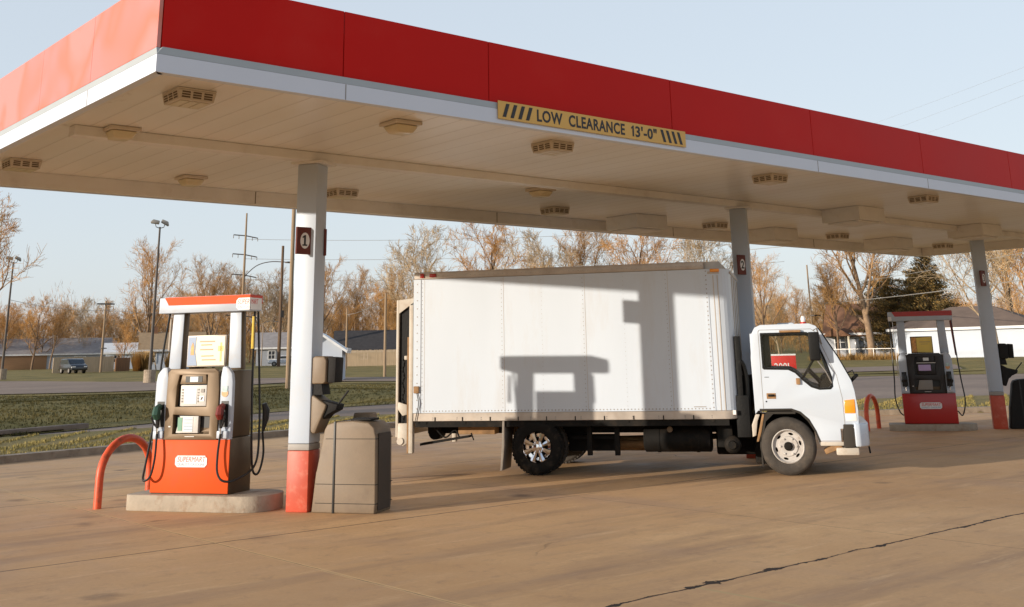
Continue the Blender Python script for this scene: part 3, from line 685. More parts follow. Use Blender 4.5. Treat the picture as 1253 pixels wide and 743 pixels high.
def pump(loc,label,second=False):
    t=thing('fuel_pump',label,'fuel pump',loc,IA,'fuel pumps on their islands')
    fy=-.245
    # lower cabinet
    mb=MB();mb.box(-.52,.52,fy+.012,.245,0,.615);obj('lower_cabinet',mb,BRONZE_D,t,bevel=.006)
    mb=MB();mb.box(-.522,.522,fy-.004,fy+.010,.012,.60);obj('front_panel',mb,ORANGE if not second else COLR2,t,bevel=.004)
    # main cabinet
    mb=MB();mb.prism([(fy+.02,.617),(.225,.617),(.215,1.375),(fy+.06,1.375)],-.50,.50,'x');obj('main_cabinet',mb,BRONZE_D,t,bevel=.012)
    # white shoulders that curve in to the uprights
    for s in (-1,1):
        mb=MB()
        a,b=(.36,.525)
        prof=[(a,.60),(b,.60),(b+.004,.9),(b+.0,1.25),(b-.015,1.34),(b-.055,1.39),(b-.09,1.42),(a+.02,1.42),(a,1.30)]
        mb.prism([(s*p[0],p[1]) for p in prof],fy-.012,fy+.05,'y');sh=obj('shoulder',mb,PWHITE,t,bevel=.012)
        # nozzle boot recess
        mb=MB();mb.prism([(s*.375,.74),(s*.49,.74),(s*.485,1.03),(s*.39,1.03)],fy-.016,fy-.0125,'y');obj('nozzle_boot',mb,NOZB,sh)
        mb=MB();mb.box(min(s*.365,s*.50),max(s*.365,s*.50),fy-.05,fy-.013,.615,.70);obj('holster_lip',mb,PWHITE,sh,bevel=.008)
        # uprights
        mb=MB();mb.prism([(s*.335,1.40),(s*.50,1.40),(s*.475,2.06),(s*.325,2.06)],-.06,-.045,'y');up=obj('upright_front',mb,PWHITE,t,bevel=.004)
        mb=MB();mb.prism([(s*.33,1.38),(s*.497,1.38),(s*.472,2.06),(s*.322,2.06)],-.044,.06,'y');obj('upright',mb,BRONZE_D,t,bevel=.006)
    # bronze console
    mb=MB();mb.prism([(-.358,.60),(.358,.60),(.356,1.16),(.34,1.36),(.29,1.40),(-.31,1.40),(-.35,1.36),(-.357,1.1)],fy-.03,fy+.03,'y',
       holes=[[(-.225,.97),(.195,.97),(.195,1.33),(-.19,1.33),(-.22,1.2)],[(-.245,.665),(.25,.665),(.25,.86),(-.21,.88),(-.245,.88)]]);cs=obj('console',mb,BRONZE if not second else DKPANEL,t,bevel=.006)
    mb=MB();mb.box(-.24,.215,fy+.026,fy+.032,.955,1.345);mb.box(-.26,.26,fy+.026,fy+.032,.65,.895);obj('console_back',mb,NOZB,t)
    # display bezel with oval window
    mb=MB();mb.prism([(-.175,1.225),(.19,1.225),(.175,1.335),(-.15,1.335)],fy-.035,fy+.02,'y');bz=obj('display_bezel',mb,BRONZE if not second else DKPANEL,t,bevel=.006)
    mb=MB();mb.box(-.10,.13,fy-.039,fy-.0355,1.245,1.315);obj('display_frame',mb,NOZB,bz,bevel=.001,seg=1)
    mb=MB();mb.box(-.035,.075,fy-.043,fy-.0395,1.25,1.31);obj('display_screen',mb,SCREEN,bz)
    # keypad panel
    mb=MB();mb.box(-.165,.19,fy-.028,fy+.02,.975,1.215);kp=obj('keypad_panel',mb,PANEL if not second else DKPANEL,t,bevel=.008)
    if not second:
        mb=MB();mb.box(-.11,.06,fy-.032,fy-.029,1.0,1.175);obj('price_display',mb,SCREEN,kp,bevel=.001,seg=1)
        mb=MB()
        for k in range(5):
            mb.box(-.147,-.125,fy-.033,fy-.029,1.02+k*.033,1.04+k*.033);mb.box(.072,.09,fy-.033,fy-.029,1.02+k*.033,1.04+k*.033)
        mb.box(.115,.16,fy-.036,fy-.029,1.13,1.17)
        obj('keys',mb,GREY,kp)
        mb=MB();mb.box(.10,.165,fy-.033,fy-.029,1.03,1.09);obj('instruction_sticker',mb,LOGOW,kp)
        mb=MB();mb.prism([(.115,1.045),(.13,1.045),(.15,1.075),(.13,1.08)],fy-.036,fy-.0335,'y');obj('sticker_mark',mb,NOZB,kp)
    else:
        mb=MB();mb.box(-.14,.10,fy-.034,fy-.029,1.05,1.17);obj('price_display',mb,LILAC,kp,bevel=.002,seg=1)
        mb=MB();mb.box(-.17,.2,fy-.05,fy-.029,1.20,1.215);obj('panel_hood',mb,PANEL,kp)
    # grade buttons shelf
    mb=MB();mb.prism([(-.20,.675),(.10,.675),(.10,.865),(-.15,.865)],fy-.03,fy+.02,'y');gp=obj('grade_panel',mb,PANEL if not second else GREY,t,bevel=.004)
    if not second:
        mb=MB();mb.box(-.175,-.115,fy-.034,fy-.031,.70,.85);obj('green_strip',mb,GREENP,gp)
        mb=MB();mb.box(-.10,.03,fy-.034,fy-.031,.69,.855);obj('price_strip',mb,SCREEN,gp)
        for k in range(4):
            mb=MB();mb.box(-.09,.02,fy-.037,fy-.0345,.712+k*.036,.718+k*.036);obj('price_line',mb,LOGOB,gp)
        mb=MB();mb.prism([(.13,.69),(.24,.69),(.24,.73)],fy+.0,fy+.02,'y');obj('pocket',mb,BRONZE,t)
    mb=MB();mb.box(-.07,.06,fy-.036,fy-.031,.632,.64);mb.box(-.30,-.27,fy-.036,fy-.031,.74,.755);obj('latch',mb,PANEL,t)
    # round sticker
    mb=MB();mb.lathe([(.045,fy-.018),(.045,fy-.0125)],(.43,0,1.12),'y',20);st=obj('round_sticker',mb,STICK,t)
    mb=MB();mb.box(.395,.465,fy-.02,fy-.0185,1.13,1.20);obj('sticker_picture',mb,STICKT,t)
    # poster frame between uprights
    mb=MB();mb.box(-.265,.275,-.04,.0,1.42,1.79) if not second else mb.box(-.24,.20,-.04,.0,1.40,1.74)
    pf=obj('poster_frame',mb,ALU if not second else NOZB,t,bevel=.006)
    if not second:
        mb=MB();mb.box(-.25,.26,-.046,-.0415,1.435,1.775);obj('poster',mb,POSTER,pf)
        mb=MB();mb.prism([(-.25,1.437),(-.115,1.437),(-.15,1.6),(-.14,1.773),(-.25,1.773)],-.05,-.0465,'y');obj('poster_figure',mb,PBLUE,pf)
        mb=MB();mb.prism([(-.21,1.56),(-.16,1.56),(-.165,1.66),(-.185,1.71),(-.205,1.66)],-.053,-.0505,'y');obj('poster_figure',mb,AMBERP,pf)
        mb=MB()
        for z,a,b in ((1.715,-.09,.12),(1.675,-.07,.08),(1.62,-.08,.10),(1.545,-.06,.11),(1.50,-.05,.14)): mb.box(a,b,-.049,-.0465,z-.006,z+.008)
        obj('poster_lines',mb,PTEXT,pf)
        mb=MB();mb.box(.17,.24,-.049,-.0465,1.60,1.66);mb.box(.20,.22,-.049,-.0465,1.48,1.7);obj('poster_emblem',mb,PYEL,pf)
    else:
        mb=MB();mb.prism([(-.12,1.42),(.185,1.41),(.185,1.73),(-.12,1.715)],-.046,-.0415,'y');obj('poster',mb,PYEL,pf)
        mb=MB();mb.box(-.225,-.125,-.046,-.0415,1.42,1.72);obj('poster_figure',mb,AMBERP,pf)
        mb=MB();mb.box(-.06,.15,-.05,-.0465,1.62,1.632);mb.box(-.04,.10,-.05,-.0465,1.58,1.588);obj('poster_lines',mb,PTEXT,pf)
    # topper: hood with red field and white swoosh
    ty0,ty1=-.14,.14;tx=.64
    mb=MB();mb.box(-tx,tx,ty0,ty1,2.06,2.25);tp=obj('topper',mb,PWHITE,t,bevel=.012)
    mb=MB();mb.prism([(-tx+.14,2.155),(tx-.002,2.15),(tx-.002,2.248),(-tx+.08,2.248)],ty0-.005,ty0-.001,'y');obj('topper_red',mb,ORANGE if not second else COLR2,tp)
    mb=MB();mb.box(tx+.001,tx+.005,ty0+.004,ty1-.004,2.15,2.246);mb.box(-tx+.1,tx-.003,ty0+.01,ty1-.01,2.2505,2.254);obj('topper_side',mb,RED_T if not second else COLR2,tp)
    if not second:
        mb=MB();w=.155
        mb.prism([(.485,2.075),(.64,2.075),(.64,2.215),(.485,2.215),(.455,2.185),(.455,2.105)],ty0-.010,ty0-.0055,'y');mb.box(tx+.0055,tx+.009,ty0,ty1-.03,2.075,2.215);bd=obj('topper_badge',mb,LOGOW,tp)
        text('badge_text','SUPER',.083,(.468,ty0-.0105,2.142),LOGOR,bd,squeeze=.72,bold=0,shear=.22,depth=.0008)
        text('badge_text','MART',.083,(tx+.0095,ty0+.0,2.142),LOGOR,bd,squeeze=.72,bold=0,shear=.22,depth=.0008,rotz=90)
        text('badge_subtext','QUALITY GAS',.04,(.468,ty0-.0105,2.095),LOGOB,bd,squeeze=.66,depth=.0008)
    else:
        mb=MB();mb.box(-tx-.004,-tx+.07,ty0-.006,ty0-.001,2.07,2.15);obj('topper_badge',mb,LOGOW,tp)
    sup_logo(t,.02,.36,fy-.005,1.0,LOGOW)
    mb=MB();mb.box(-.3,.3,.246,.25,.05,.58);obj('rear_panel',mb,ORANGE if not second else COLR2,t)
    # nozzles
    nozzle(t,-.43,fy-.02,.93,NOZG if not second else NOZB,-1);nozzle(t,.43,fy-.02,.93,NOZR if not second else NOZB,1)
    if second:
        for s in (-1,1):
            mb=MB();mb.lathe([(.035,fy-.05),(.035,fy-.012)],(s*.43,0,.93),'y',14);obj('nozzle_cap',mb,PYEL,t,smooth=True)
    # hoses
    if not second:
        H1_=[(.43,fy-.065,.67),(.41,fy-.07,.45),(.43,fy-.09,.25),(.52,fy-.10,.16),(.62,fy+.02,.17),(.66,.10,.30),(.66,.16,.7),(.63,.16,1.3),(.60,.12,2.07)]
        H2_=[(-.43,fy-.065,.67),(-.42,fy-.09,.40),(-.46,fy-.10,.20),(-.56,fy-.09,.16),(-.60,fy,.35),(-.60,-.12,.9),(-.59,-.08,1.5),(-.57,0,2.07)]
        H3_=[(.66,.24,.66),(.67,.26,.4),(.64,.22,.2),(.60,.16,.22),(.59,.12,.5),(.575,.10,1.2),(.565,.1,2.07)]
        for h in (H1_,H2_,H3_):
            mb=MB();mb.tube(spline(h),.013,8);obj('hose',mb,HOSE,t,smooth=True)
        mb=MB();mb.tube([(.66,.25,.98),(.68,.27,.9),(.67,.28,.8),(.66,.25,.66)],[.03,.045,.04,.015],8);obj('rear_nozzle',mb,NOZB,t,smooth=True)
        for s in (-1,1):
            mb=MB();mb.tube([(s*.585,.05,1.62),(s*.58,.05,2.0)],[.018,.014],8);obj('hose_clamp',mb,PYEL if s>0 else ALU,t,smooth=True)
    else:
        for s in (-1,1):
            h=[(s*.62,0,2.06),(s*.64,0,1.5),(s*.67,-.05,.9),(s*.70,-.1,.45),(s*.62,-.15,.17),(s*.53,-.2,.25)]
            if s<0: h=[(-.62,0,2.06),(-.63,0,1.5),(-.64,-.05,.9),(-.66,-.1,.5),(-.60,-.15,.25),(-.53,-.2,.17)]
            mb=MB();mb.tube(spline(h),.013,8);obj('hose',mb,HOSE,t,smooth=True)
        mb=MB();mb.tube([(.60,0,2.05),(.63,0,1.35)],[.02,.012],8);obj('hose_sleeve',mb,NOZR,t,smooth=True)
        mb=MB();mb.tube([(-.56,-.1,2.05),(-.55,-.1,.9)],.006,6);obj('retractor_cord',mb,LOGOW,t)
    return t
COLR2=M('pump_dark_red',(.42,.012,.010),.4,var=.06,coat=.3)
RED_T=M('topper_red_side',(.60,.04,.01),.4)
DKPANEL=M('pump_shaded_console',(.014,.011,.011),.45,var=.1)  # console and keypad near black, canopy shade put into the colour
LILAC=M('screen_lilac_reflection',(.45,.33,.62),.3,coat=.5)  # lilac reflection on the second pump's display, put into its colour
GREENP=M('green_label',(.12,.30,.20),.5)
STICK=M('round_sticker',(.70,.36,.16),.5,var=.25,scale=20)
STICKT=M('sticker_scene',(.42,.55,.56),.5,var=.25,scale=18)
AMBERP=M('poster_orange',(.70,.34,.10),.5,var=.3,scale=20)
p1=pump(P1+Vector((0,0,.175)),'sunlit orange and white fuel pump standing in front of the left column')
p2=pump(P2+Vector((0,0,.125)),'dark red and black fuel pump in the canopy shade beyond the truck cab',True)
def arch(loc,span,h,label,ang=None):
    r=.047;R_=span/2;pts=[(0,-R_,0)]
    for k in range(17):
        a=math.pi-math.pi*k/16;pts.append((0,R_*math.cos(a),h-R_*.85+R_*.85*math.sin(a)))
    pts.append((0,R_,0));mb=MB();mb.tube(pts,r,12);o=obj('barrier_hoop',mb,REDARCH,None,smooth=True);o.location=loc;o.rotation_euler=(0,0,ang if ang is not None else IA);return tag(o,label,'barrier hoop',group='red steel hoops guarding the pump islands')
f1=Vector((5.21,13.96,0));arch(f1+NI*.49,.98,.76,'red steel guard hoop with chipped paint left of the orange pump')
f2=Vector((20.90,13.46,0));arch(f2+NI*.45,.9,.68,'red guard hoop seen edge-on just in front of the truck bumper',IA-R(14))
# trash bins
def bin_(cor,label,mat):
    t=thing('waste_bin',label,'waste bin',Vector(cor)+UI*.42+NI*.22,IA,'moulded waste bins beside the columns')
    # local x from -.39..+.40 ; y -.22..+.22
    prof=[(-.39,0),(.385,0),(.395,.10),(.39,.80),(.365,.90),(.30,.955),(.1,.975),(-.12,.965),(-.215,.94),(-.25,.88),(-.335,.45),(-.345,.42)]
    mb=MB();mb.prism(prof,-.22,.22,'y')
    b=obj('bin_body',mb,mat,t,bevel=.035,seg=3)
    mb=MB();mb.prism([(-.13,-.0),(-.105,0),(-.105,.972),(-.13,.968)],-.228,.226,'y');obj('strap',mb,NOZB,t,bevel=.003)
    mb=MB()
    for z in (.10,.30,.78): mb.prism([(-.345 if z<.5 else -.23,z),(.402,z),(.402,z+.006),(-.345 if z<.5 else -.23,z+.006)],-.2225,.2225,'y')
    obj('panel_joint',mb,BIN_D,t)
    mb=MB();mb.prism([(-.16,.03),(.16,.03),(.16,.84),(-.16,.84)],.3965,.4025,'x');obj('side_shade',mb,BIN_S,t,bevel=.002,seg=1)  # dark sheet painting the shade on the bin's right face
    mb=MB();mb.box(.02,.28,-.12,.12,.972,.995);obj('lid_opening',mb,BIN_D,t,bevel=.01)
    return t
def service(cor,label,mat,dk,sx=0):
    cor=Vector(cor)
    t=thing('windshield_station',label,'service station',cor+Vector((0,0,.84)),IA,'towel and squeegee stations on the columns')
    # local: x from column face, y 0..0.27, z from .84
    mb=MB();mb.prism([(.01,.54),(.15,.54),(.185,.56),(.19,.80),(.16,.845),(.04,.85),(.01,.83)],.0,.25,'y');tw=obj('towel_dispenser',mb,mat,t,bevel=.02,seg=3)
    mb=MB();mb.prism([(.192,.55),(.29,.55),(.30,.83),(.192,.84)],.03,.23,'y');obj('dispenser_side',mb,dk,tw,bevel=.012)
    mb=MB();mb.prism([(.03,.0),(.07,0),(.19,.27),(.20,.31),(.03,.42),(.01,.40),(.01,.03)],.0,.25,'y');lw=obj('bucket_housing',mb,mat,t,bevel=.02,seg=3)
    mb=MB();mb.prism([(.01,.42),(.14,.42),(.12,.54),(.01,.54)],.03,.22,'y');obj('neck',mb,dk,t)
    mb=MB();mb.prism([(.12,.36),(.33,.31),(.31,.25),(.20,.2),(.15,.15)],.03,.22,'y');obj('squeegee_tray',mb,dk,t,bevel=.008)
    mb=MB();mb.tube([(.27,.12,.28),(.43,.10,.46)],.012,8);obj('squeegee_handle',mb,NOZB,t,smooth=True)
    return t
c1=Vector(COLS[0]+(0,))+UI*.135-NI*.135
bin_(c1+UI*.02,'large dented tan waste bin standing against the left column',BINM)
service(c1,'tan paper towel and squeegee station on the left column',BINM,BIN_D)
c3=Vector(COLS[2]+(0,))+UI*.135-NI*.135
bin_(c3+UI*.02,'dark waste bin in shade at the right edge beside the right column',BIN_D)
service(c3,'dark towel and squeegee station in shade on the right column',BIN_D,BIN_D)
mb=MB();mb.box(-.11,.11,-.1,.1,0,.2);o=obj('small_box',mb,BINM,None,bevel=.012);o.location=c1+UI*.45+NI*.52+Vector((0,0,.0));o.rotation_euler=(0,0,IA)
o.scale=(1,1,5.2);tag(o,'narrow tan pedestal cabinet standing behind the tan waste bin','cabinet')
#@@TRUCK
# ------------------------------------------------------------------ box truck, local x forward, y away from the camera
TR=thing('box_truck','white box truck with a plain white cargo box and tail lift parked under the canopy','truck',(9.81,14.04,0),R(-54.21))
BW=2.25
b=MB()
# cargo box walls
def rpoly(x0,x1,y0,y1,r,n=6):
    o=[(x0,y0)]
    for k in range(n+1):
        a=-math.pi/2+math.pi/2*k/n;o.append((x1-r+r*math.cos(a),y0+r+r*math.sin(a)))
    for k in range(n+1):
        a=math.pi/2*k/n;o.append((x1-r+r*math.cos(a),y1-r+r*math.sin(a)))
    o.append((x0,y1));return o
mb=MB();mb.prism(rpoly(.015,4.735,0.004,BW-.004,.20),.86,2.79,'z');box=obj('cargo_box',mb,W_truck,TR,angle=20)
for p in box.data.polygons:p.use_smooth=False
mb=MB();mb.prism(rpoly(0,4.74,0,BW,.205),.745,.857,'z');obj('bottom_rail',mb,ALU,box,bevel=.004,seg=1)
mb=MB();mb.box(0,4.38,0,BW,2.793,2.90);obj('top_rail',mb,ALU,box,bevel=.01)
mb=MB();mb.box(4.383,4.745,0,BW,2.72,2.905)
cp=obj('front_cap',mb,ALU,box)
bm=bmesh.new();bm.from_mesh(cp.data)
es=[e for e in bm.edges if (all(v.co.x>4.6 for v in e.verts) or (all(v.co.z>2.9 for v in e.verts) and all(v.co.y<.01 for v in e.verts)) )and not all(v.co.z<2.73 for v in e.verts)]
bmesh.ops.bevel(bm,geom=es,offset=.15,segments=6,affect='EDGES',clamp_overlap=True);
for f in bm.faces:f.smooth=True
bm.to_mesh(cp.data);bm.free()
mb=MB();mb.box(-.004,.11,-.005,0.002,.86,2.79);mb.box(4.383,4.43,-.004,.003,.86,2.79);mb.box(-.004,.014,0,BW,.86,2.79)
obj('corner_post',mb,W_truck,box)
mb=MB()
for x in (4.50,4.56): mb.box(x,x+.012,-.0,.06,.86,2.7)
# front wall ribs
for y in (.45,.9,1.35,1.8): mb.box(4.73,4.747,y,y+.03,.86,2.7)
obj('cap_ribs',mb,ALU,box)
# rivets and sheet seams
mb=MB()
def rivet(x,z,r=.007,y=.003):
    i=len(mb.v)
    for k in range(6): mb.v.append((x+r*math.cos(k*1.047),y-.0045,z+r*math.sin(k*1.047)))
    for k in range(6): mb.v.append((x+1.4*r*math.cos(k*1.047),y+.002,z+1.4*r*math.sin(k*1.047)))
    mb.f.append(tuple(i+k for k in range(5,-1,-1)))
    for k in range(6): mb.f.append((i+k,i+(k+1)%6,i+6+(k+1)%6,i+6+k))
for k in range(86): rivet(.1+k*.05,.885)
for x in (.13,1.37,2.6,3.82): 
    for k in range(30): rivet(x,.93+k*.062,.0045)
for x in (1.98,3.2):
    for k in range(30): rivet(x,.93+k*.062,.003)
for k in range(16): rivet(.055,.92+k*.12,.009,-.004);
for k in range(31): rivet(4.405,.9+k*.062,.008,-.003)
for k in range(60): rivet(.1+k*.072,2.84,.005,0)
for k in range(12): rivet(.3+k*.37,.79,.008,0);rivet(.3+k*.37,.765,.006,0)
obj('rivets',mb,RIVET,box)
mb=MB()
for k in range(10): mb.box(.33+k*.42,.345+k*.42,-.006,.001,.748,.80)
obj('rail_brackets',mb,RUBBER,box)
# faint old lettering ghost is left out; maker tag bottom right
mb=MB()
for x in (1.40,2.63,3.85): mb.box(x,x+.004,.0015,.0035,.865,2.785)
for x in (.165,): mb.box(x,x+.004,.0015,.0035,.865,2.785)
obj('sheet_seam',mb,ALU,box)
mb=MB();mb.box(4.13,4.30,.000,.0035,.905,.915);obj('maker_tag',mb,RIVET,box)
for x in (.19,.12): 
    pass
mb=MB();mb.box(.10,.16,-.022,-.001,2.815,2.875);mb.box(.25,.35,-.022,-.001,2.82,2.87);obj('marker_lamp',mb,REDLENS,box,bevel=.006)
mb=MB();mb.box(4.47,4.60,-.028,.004,2.745,2.79);obj('marker_lamp',mb,AMBER,box,bevel=.008)
mb=MB();mb.box(.01,.09,-.03,-.006,1.14,1.24);obj('junction_box',mb,TANBOX,TR,bevel=.004)
mb=MB();mb.tube(spline([(.06,-.02,1.14),(.09,-.025,1.0),(.06,-.02,.85),(.03,-.02,.72)]),.006,6);obj('cable',mb,BLACK,TR)
# tail lift folded behind the box
lf=MB();lf.box(-.30,-.26,.06,BW-.06,.52,2.50);tl=obj('tail_lift_platform',lf,W_cream,TR,bevel=.006)
mb=MB();mb.prism([(-.26,2.50),(-.03,2.52),(-.03,2.46),(-.26,2.30)],.06,.09,'y');obj('platform_flange',mb,W_cream,tl)
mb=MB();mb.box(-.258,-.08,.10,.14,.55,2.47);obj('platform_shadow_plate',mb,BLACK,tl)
mb=MB();mb.box(-.075,-.012,0,.10,.30,2.42);mb.box(-.075,-.012,BW-.1,BW,.30,2.42);pst=obj('lift_post',mb,W_cream,TR,bevel=.006)
mb=MB();mb.box(-.10,-.077,0.0,.05,.30,1.95);obj('post_edge',mb,TANBOX,pst)
mb=MB()
pts=[]
for k in range(40):
    z=1.62-k*.028;mb.lathe([(.012,-.012),(.022,0),(.012,.012)],(-.17+.012*math.sin(k*.9),.03,z),'y' if k%2 else 'x',8)
obj('lift_chain',mb,BLACK,TR,smooth=True)
mb=MB();mb.prism([(-.24,1.02),(-.10,.98),(-.10,.84),(-.17,.82),(-.25,.92)],.0,.06,'y');mb.prism([(-.24,.72),(-.09,.72),(-.09,.44),(-.16,.40),(-.25,.46)],.0,.06,'y');mb.box(-.15,-.10,.0,.06,1.62,1.68);obj('lift_bracket',mb,W_cream,TR,bevel=.01)
mb=MB();mb.lathe([(.05,-.02),(.05,.03)],(-.2,0,.47),'y',16);obj('lift_roller',mb,W_cream,TR,smooth=True)
# rear bumper step
mb=MB();mb.prism([(.02,.385),(.78,.50),(.78,.53),(.02,.42)],.25,.45,'y');mb.tube([(.80,.3,.56),(.84,.3,.46)],.01,6);obj('rear_step',mb,CHAS,TR)
mb=MB();mb.lathe([(.10,.5),(.10,.75)],(.17,0,.55),'y',14);mb.tube(spline([(.25,.3,.62),(.4,.3,.5),(.55,.3,.6),(.62,.3,.5)]),.012,6);obj('lift_motor',mb,CHAS,TR,smooth=True)
# chassis
mb=MB()
for y in (.68,1.5): mb.box(.0,6.1,y,y+.07,.53,.70)
for x in (.3,1.2,2.2,3.0,3.9,4.8): mb.box(x,x+.06,.75,1.5,.55,.67)
for x in (.15,.75,1.35,1.95,2.55,3.15,3.75,4.35): mb.box(x,x+.05,.02,BW-.02,.70,.743)
mb.box(.02,4.6,.03,.07,.66,.744);mb.box(.02,4.6,BW-.07,BW-.03,.66,.744)
obj('chassis_frame',mb,CHAS,TR)
mb=MB();mb.box(.60,1.16,.30,.55,.54,.74);mb.box(1.40,1.56,.5,.6,.40,.74);obj('frame_bracket',mb,TANBOX,TR,bevel=.005)
mb=MB()
for x in (2.55,2.95): mb.box(x,x+.07,.25,.31,.25,.70)
mb.box(2.3,3.0,.4,.46,.46,.50);mb.box(2.2,2.9,.66,.9,.28,.50);obj('step_hanger',mb,CHAS,TR)
mb=MB();mb.tube([(2.8,.9,.36),(3.6,.7,.36)],.055,10);mb.lathe([(.05,2.75),(.10,2.8),(.10,3.3),(.05,3.35)],(0,.95,.36),'x',16);obj('exhaust_pipe',mb,TANBOX,TR,smooth=True)
# fuel tank
mb=MB();mb.lathe([(.15,3.36),(.175,3.38),(.175,4.30),(.15,4.32)],(0,.42,.46),'x',28);ft=obj('fuel_tank',mb,CHAS,TR,smooth=True)
mb=MB()
for x in (3.55,4.1): mb.lathe([(.182,x),(.182,x+.04)],(0,.42,.46),'x',28)
obj('tank_strap',mb,CHAS,ft,smooth=True)
mb=MB();mb.lathe([(.04,.2),(.04,.26)],(3.75,0,.60),'y',12);obj('fuel_cap',mb,BRONZE,ft,smooth=True)
mb=MB();mb.box(4.35,4.95,.75,1.45,.22,.74);mb.box(4.9,5.15,.5,1.7,.12,.5);obj('gearbox',mb,CHAS,TR,bevel=.03)
mb=MB();mb.box(4.4,4.62,.3,.6,.35,.66);obj('battery_box',mb,CHAS,TR,bevel=.02)
mb=MB();mb.lathe([(.0,.06),(.05,.06),(.06,.09),(.09,.10),(.115,.13),(.115,.35)],(4.62,0,.40),'y',20);obj('air_canister',mb,CHAS,TR,smooth=True)
mb=MB();mb.box(4.74,4.81,.12,.3,.75,1.85);mb.tube(spline([(4.72,.2,1.3),(4.8,.15,1.5),(4.86,.2,1.3),(4.84,.2,.8)]),.035,10);mb.box(4.70,4.88,.1,.6,.5,1.05);mb.box(4.76,4.9,.3,1.6,.5,1.3);obj('air_intake',mb,BLACK,TR,bevel=.01)
mb=MB();mb.box(4.66,4.70,.03,.05,.80,.86);obj('reflector',mb,LOGOW,TR)
# axles + springs
mb=MB();mb.tube([(1.86,.3,.38),(1.86,BW-.3,.38)],.06,10);mb.lathe([(.05,.85),(.17,1.0),(.17,1.25),(.05,1.4)],(1.86,0,.38),'y',16);mb.tube([(5.37,.3,.36),(5.37,BW-.3,.36)],.045,10);mb.tube([(1.9,1.1,.4),(4.6,1.1,.45)],.04,10)
for y in (.70,1.5): mb.prism([(1.25,.52),(1.86,.40),(2.5,.52),(2.5,.56),(1.86,.46),(1.25,.56)],y,y+.07,'y')
mb.box(4.6,5.6,.8,1.4,.35,.75)
obj('axle',mb,CHAS,TR,smooth=False)
# wheels
def tyre(cx,y0,y1,r,ri,mat,name='tyre',parent=None,lug=True):
    w=y1-y0
    prof=[(ri,y0+.01),(ri+.02,y0-.002),(r*.86,y0-.006),(r-.035,y0+.005),(r-.008,y0+.028),(r,y0+.05),(r,y1-.05),(r-.008,y1-.028),(r-.035,y1-.005),(ri+.02,y1),(ri,y1-.01)]
    mb=MB();mb.lathe(prof,(cx,0,r),'y',56,False)
    # tread grooves as raised lugs at the shoulders
    for k in range(44 if lug else 0):
        a=2*math.pi*k/44;ca,sa=math.cos(a),math.sin(a)
        for ya,yb in ((y0+.012,y0+.06),(y1-.06,y1-.012)):
            vs=[]
            for rr in (r-.02,r+.0015):
                for da in (-.045,.045):
                    for yy in (ya,yb): vs.append((cx+rr*math.cos(a+da),yy,r+rr*math.sin(a+da)))
            mb.add(vs,[(0,1,3,2),(4,6,7,5),(0,4,5,1),(2,3,7,6),(0,2,6,4),(1,5,7,3)])
    return obj(name,mb,mat,parent,smooth=True)
def wheel_front(cx,y,side=1):
    wt=bpy.data.objects.new('wheel',None);wt.empty_display_size=.1;col.objects.link(wt);wt.parent=TR
    r=.378;y0,y1=(y,y+.21)
    ty=tyre(cx,y0,y1,r,.225,RUB_D,'tyre',wt,False)
    yy=y0 if side>0 else y1; s=side
    mb=MB();mb.lathe([(.224,yy+s*.012),(.212,yy+s*.0),(.205,yy+s*.018),(.196,yy+s*.03)],(cx,0,r),'y',40,False);mb.lathe([(.205,yy+s*.03),(.19,yy+s*.12),(.19,yy+s*.20)],(cx,0,r),'y',40,False);rm=obj('rim',mb,WHEELW,wt,smooth=True)
    # disc with holes
    outer=[(cx+.198*math.cos(2*math.pi*k/48),r+.198*math.sin(2*math.pi*k/48)) for k in range(48)]
    holes=[]
    for k in range(6):
        a=2*math.pi*(k+.25)/6;hh=[]
        for j in range(10):
            b_=2*math.pi*j/10;u,v=.016*math.cos(b_),.034*math.sin(b_);rr=.165
            hh.append((cx+(rr+u)*math.cos(a)-v*math.sin(a),r+(rr+u)*math.sin(a)+v*math.cos(a)))
        holes.append(hh)
    mb=MB();mb.prism(outer,yy+s*.045,yy+s*.055,'y',holes);obj('disc',mb,WHEELW,rm)
    mb=MB();mb.lathe([(.135,yy+s*.046),(.125,yy+s*.03),(.10,yy+s*.03),(.055,yy+s*.035)],(cx,0,r),'y',32,False)
    for k in range(6):
        a=2*math.pi*k/6;mb.lathe([(.013,yy+s*.045),(.013,yy+s*.012),(.0001,yy+s*.008)],(cx+.108*math.cos(a),0,r+.108*math.sin(a)),'y',6)
    obj('lug_ring',mb,WHEELW,rm,smooth=True)
    mb=MB();mb.lathe([(.06,yy+s*.045),(.055,yy+s*.0),(.04,yy-s*.015),(.0001,yy-s*.018)],(cx,0,r),'y',20);obj('hub',mb,CHAS,rm,smooth=True)
    return wt
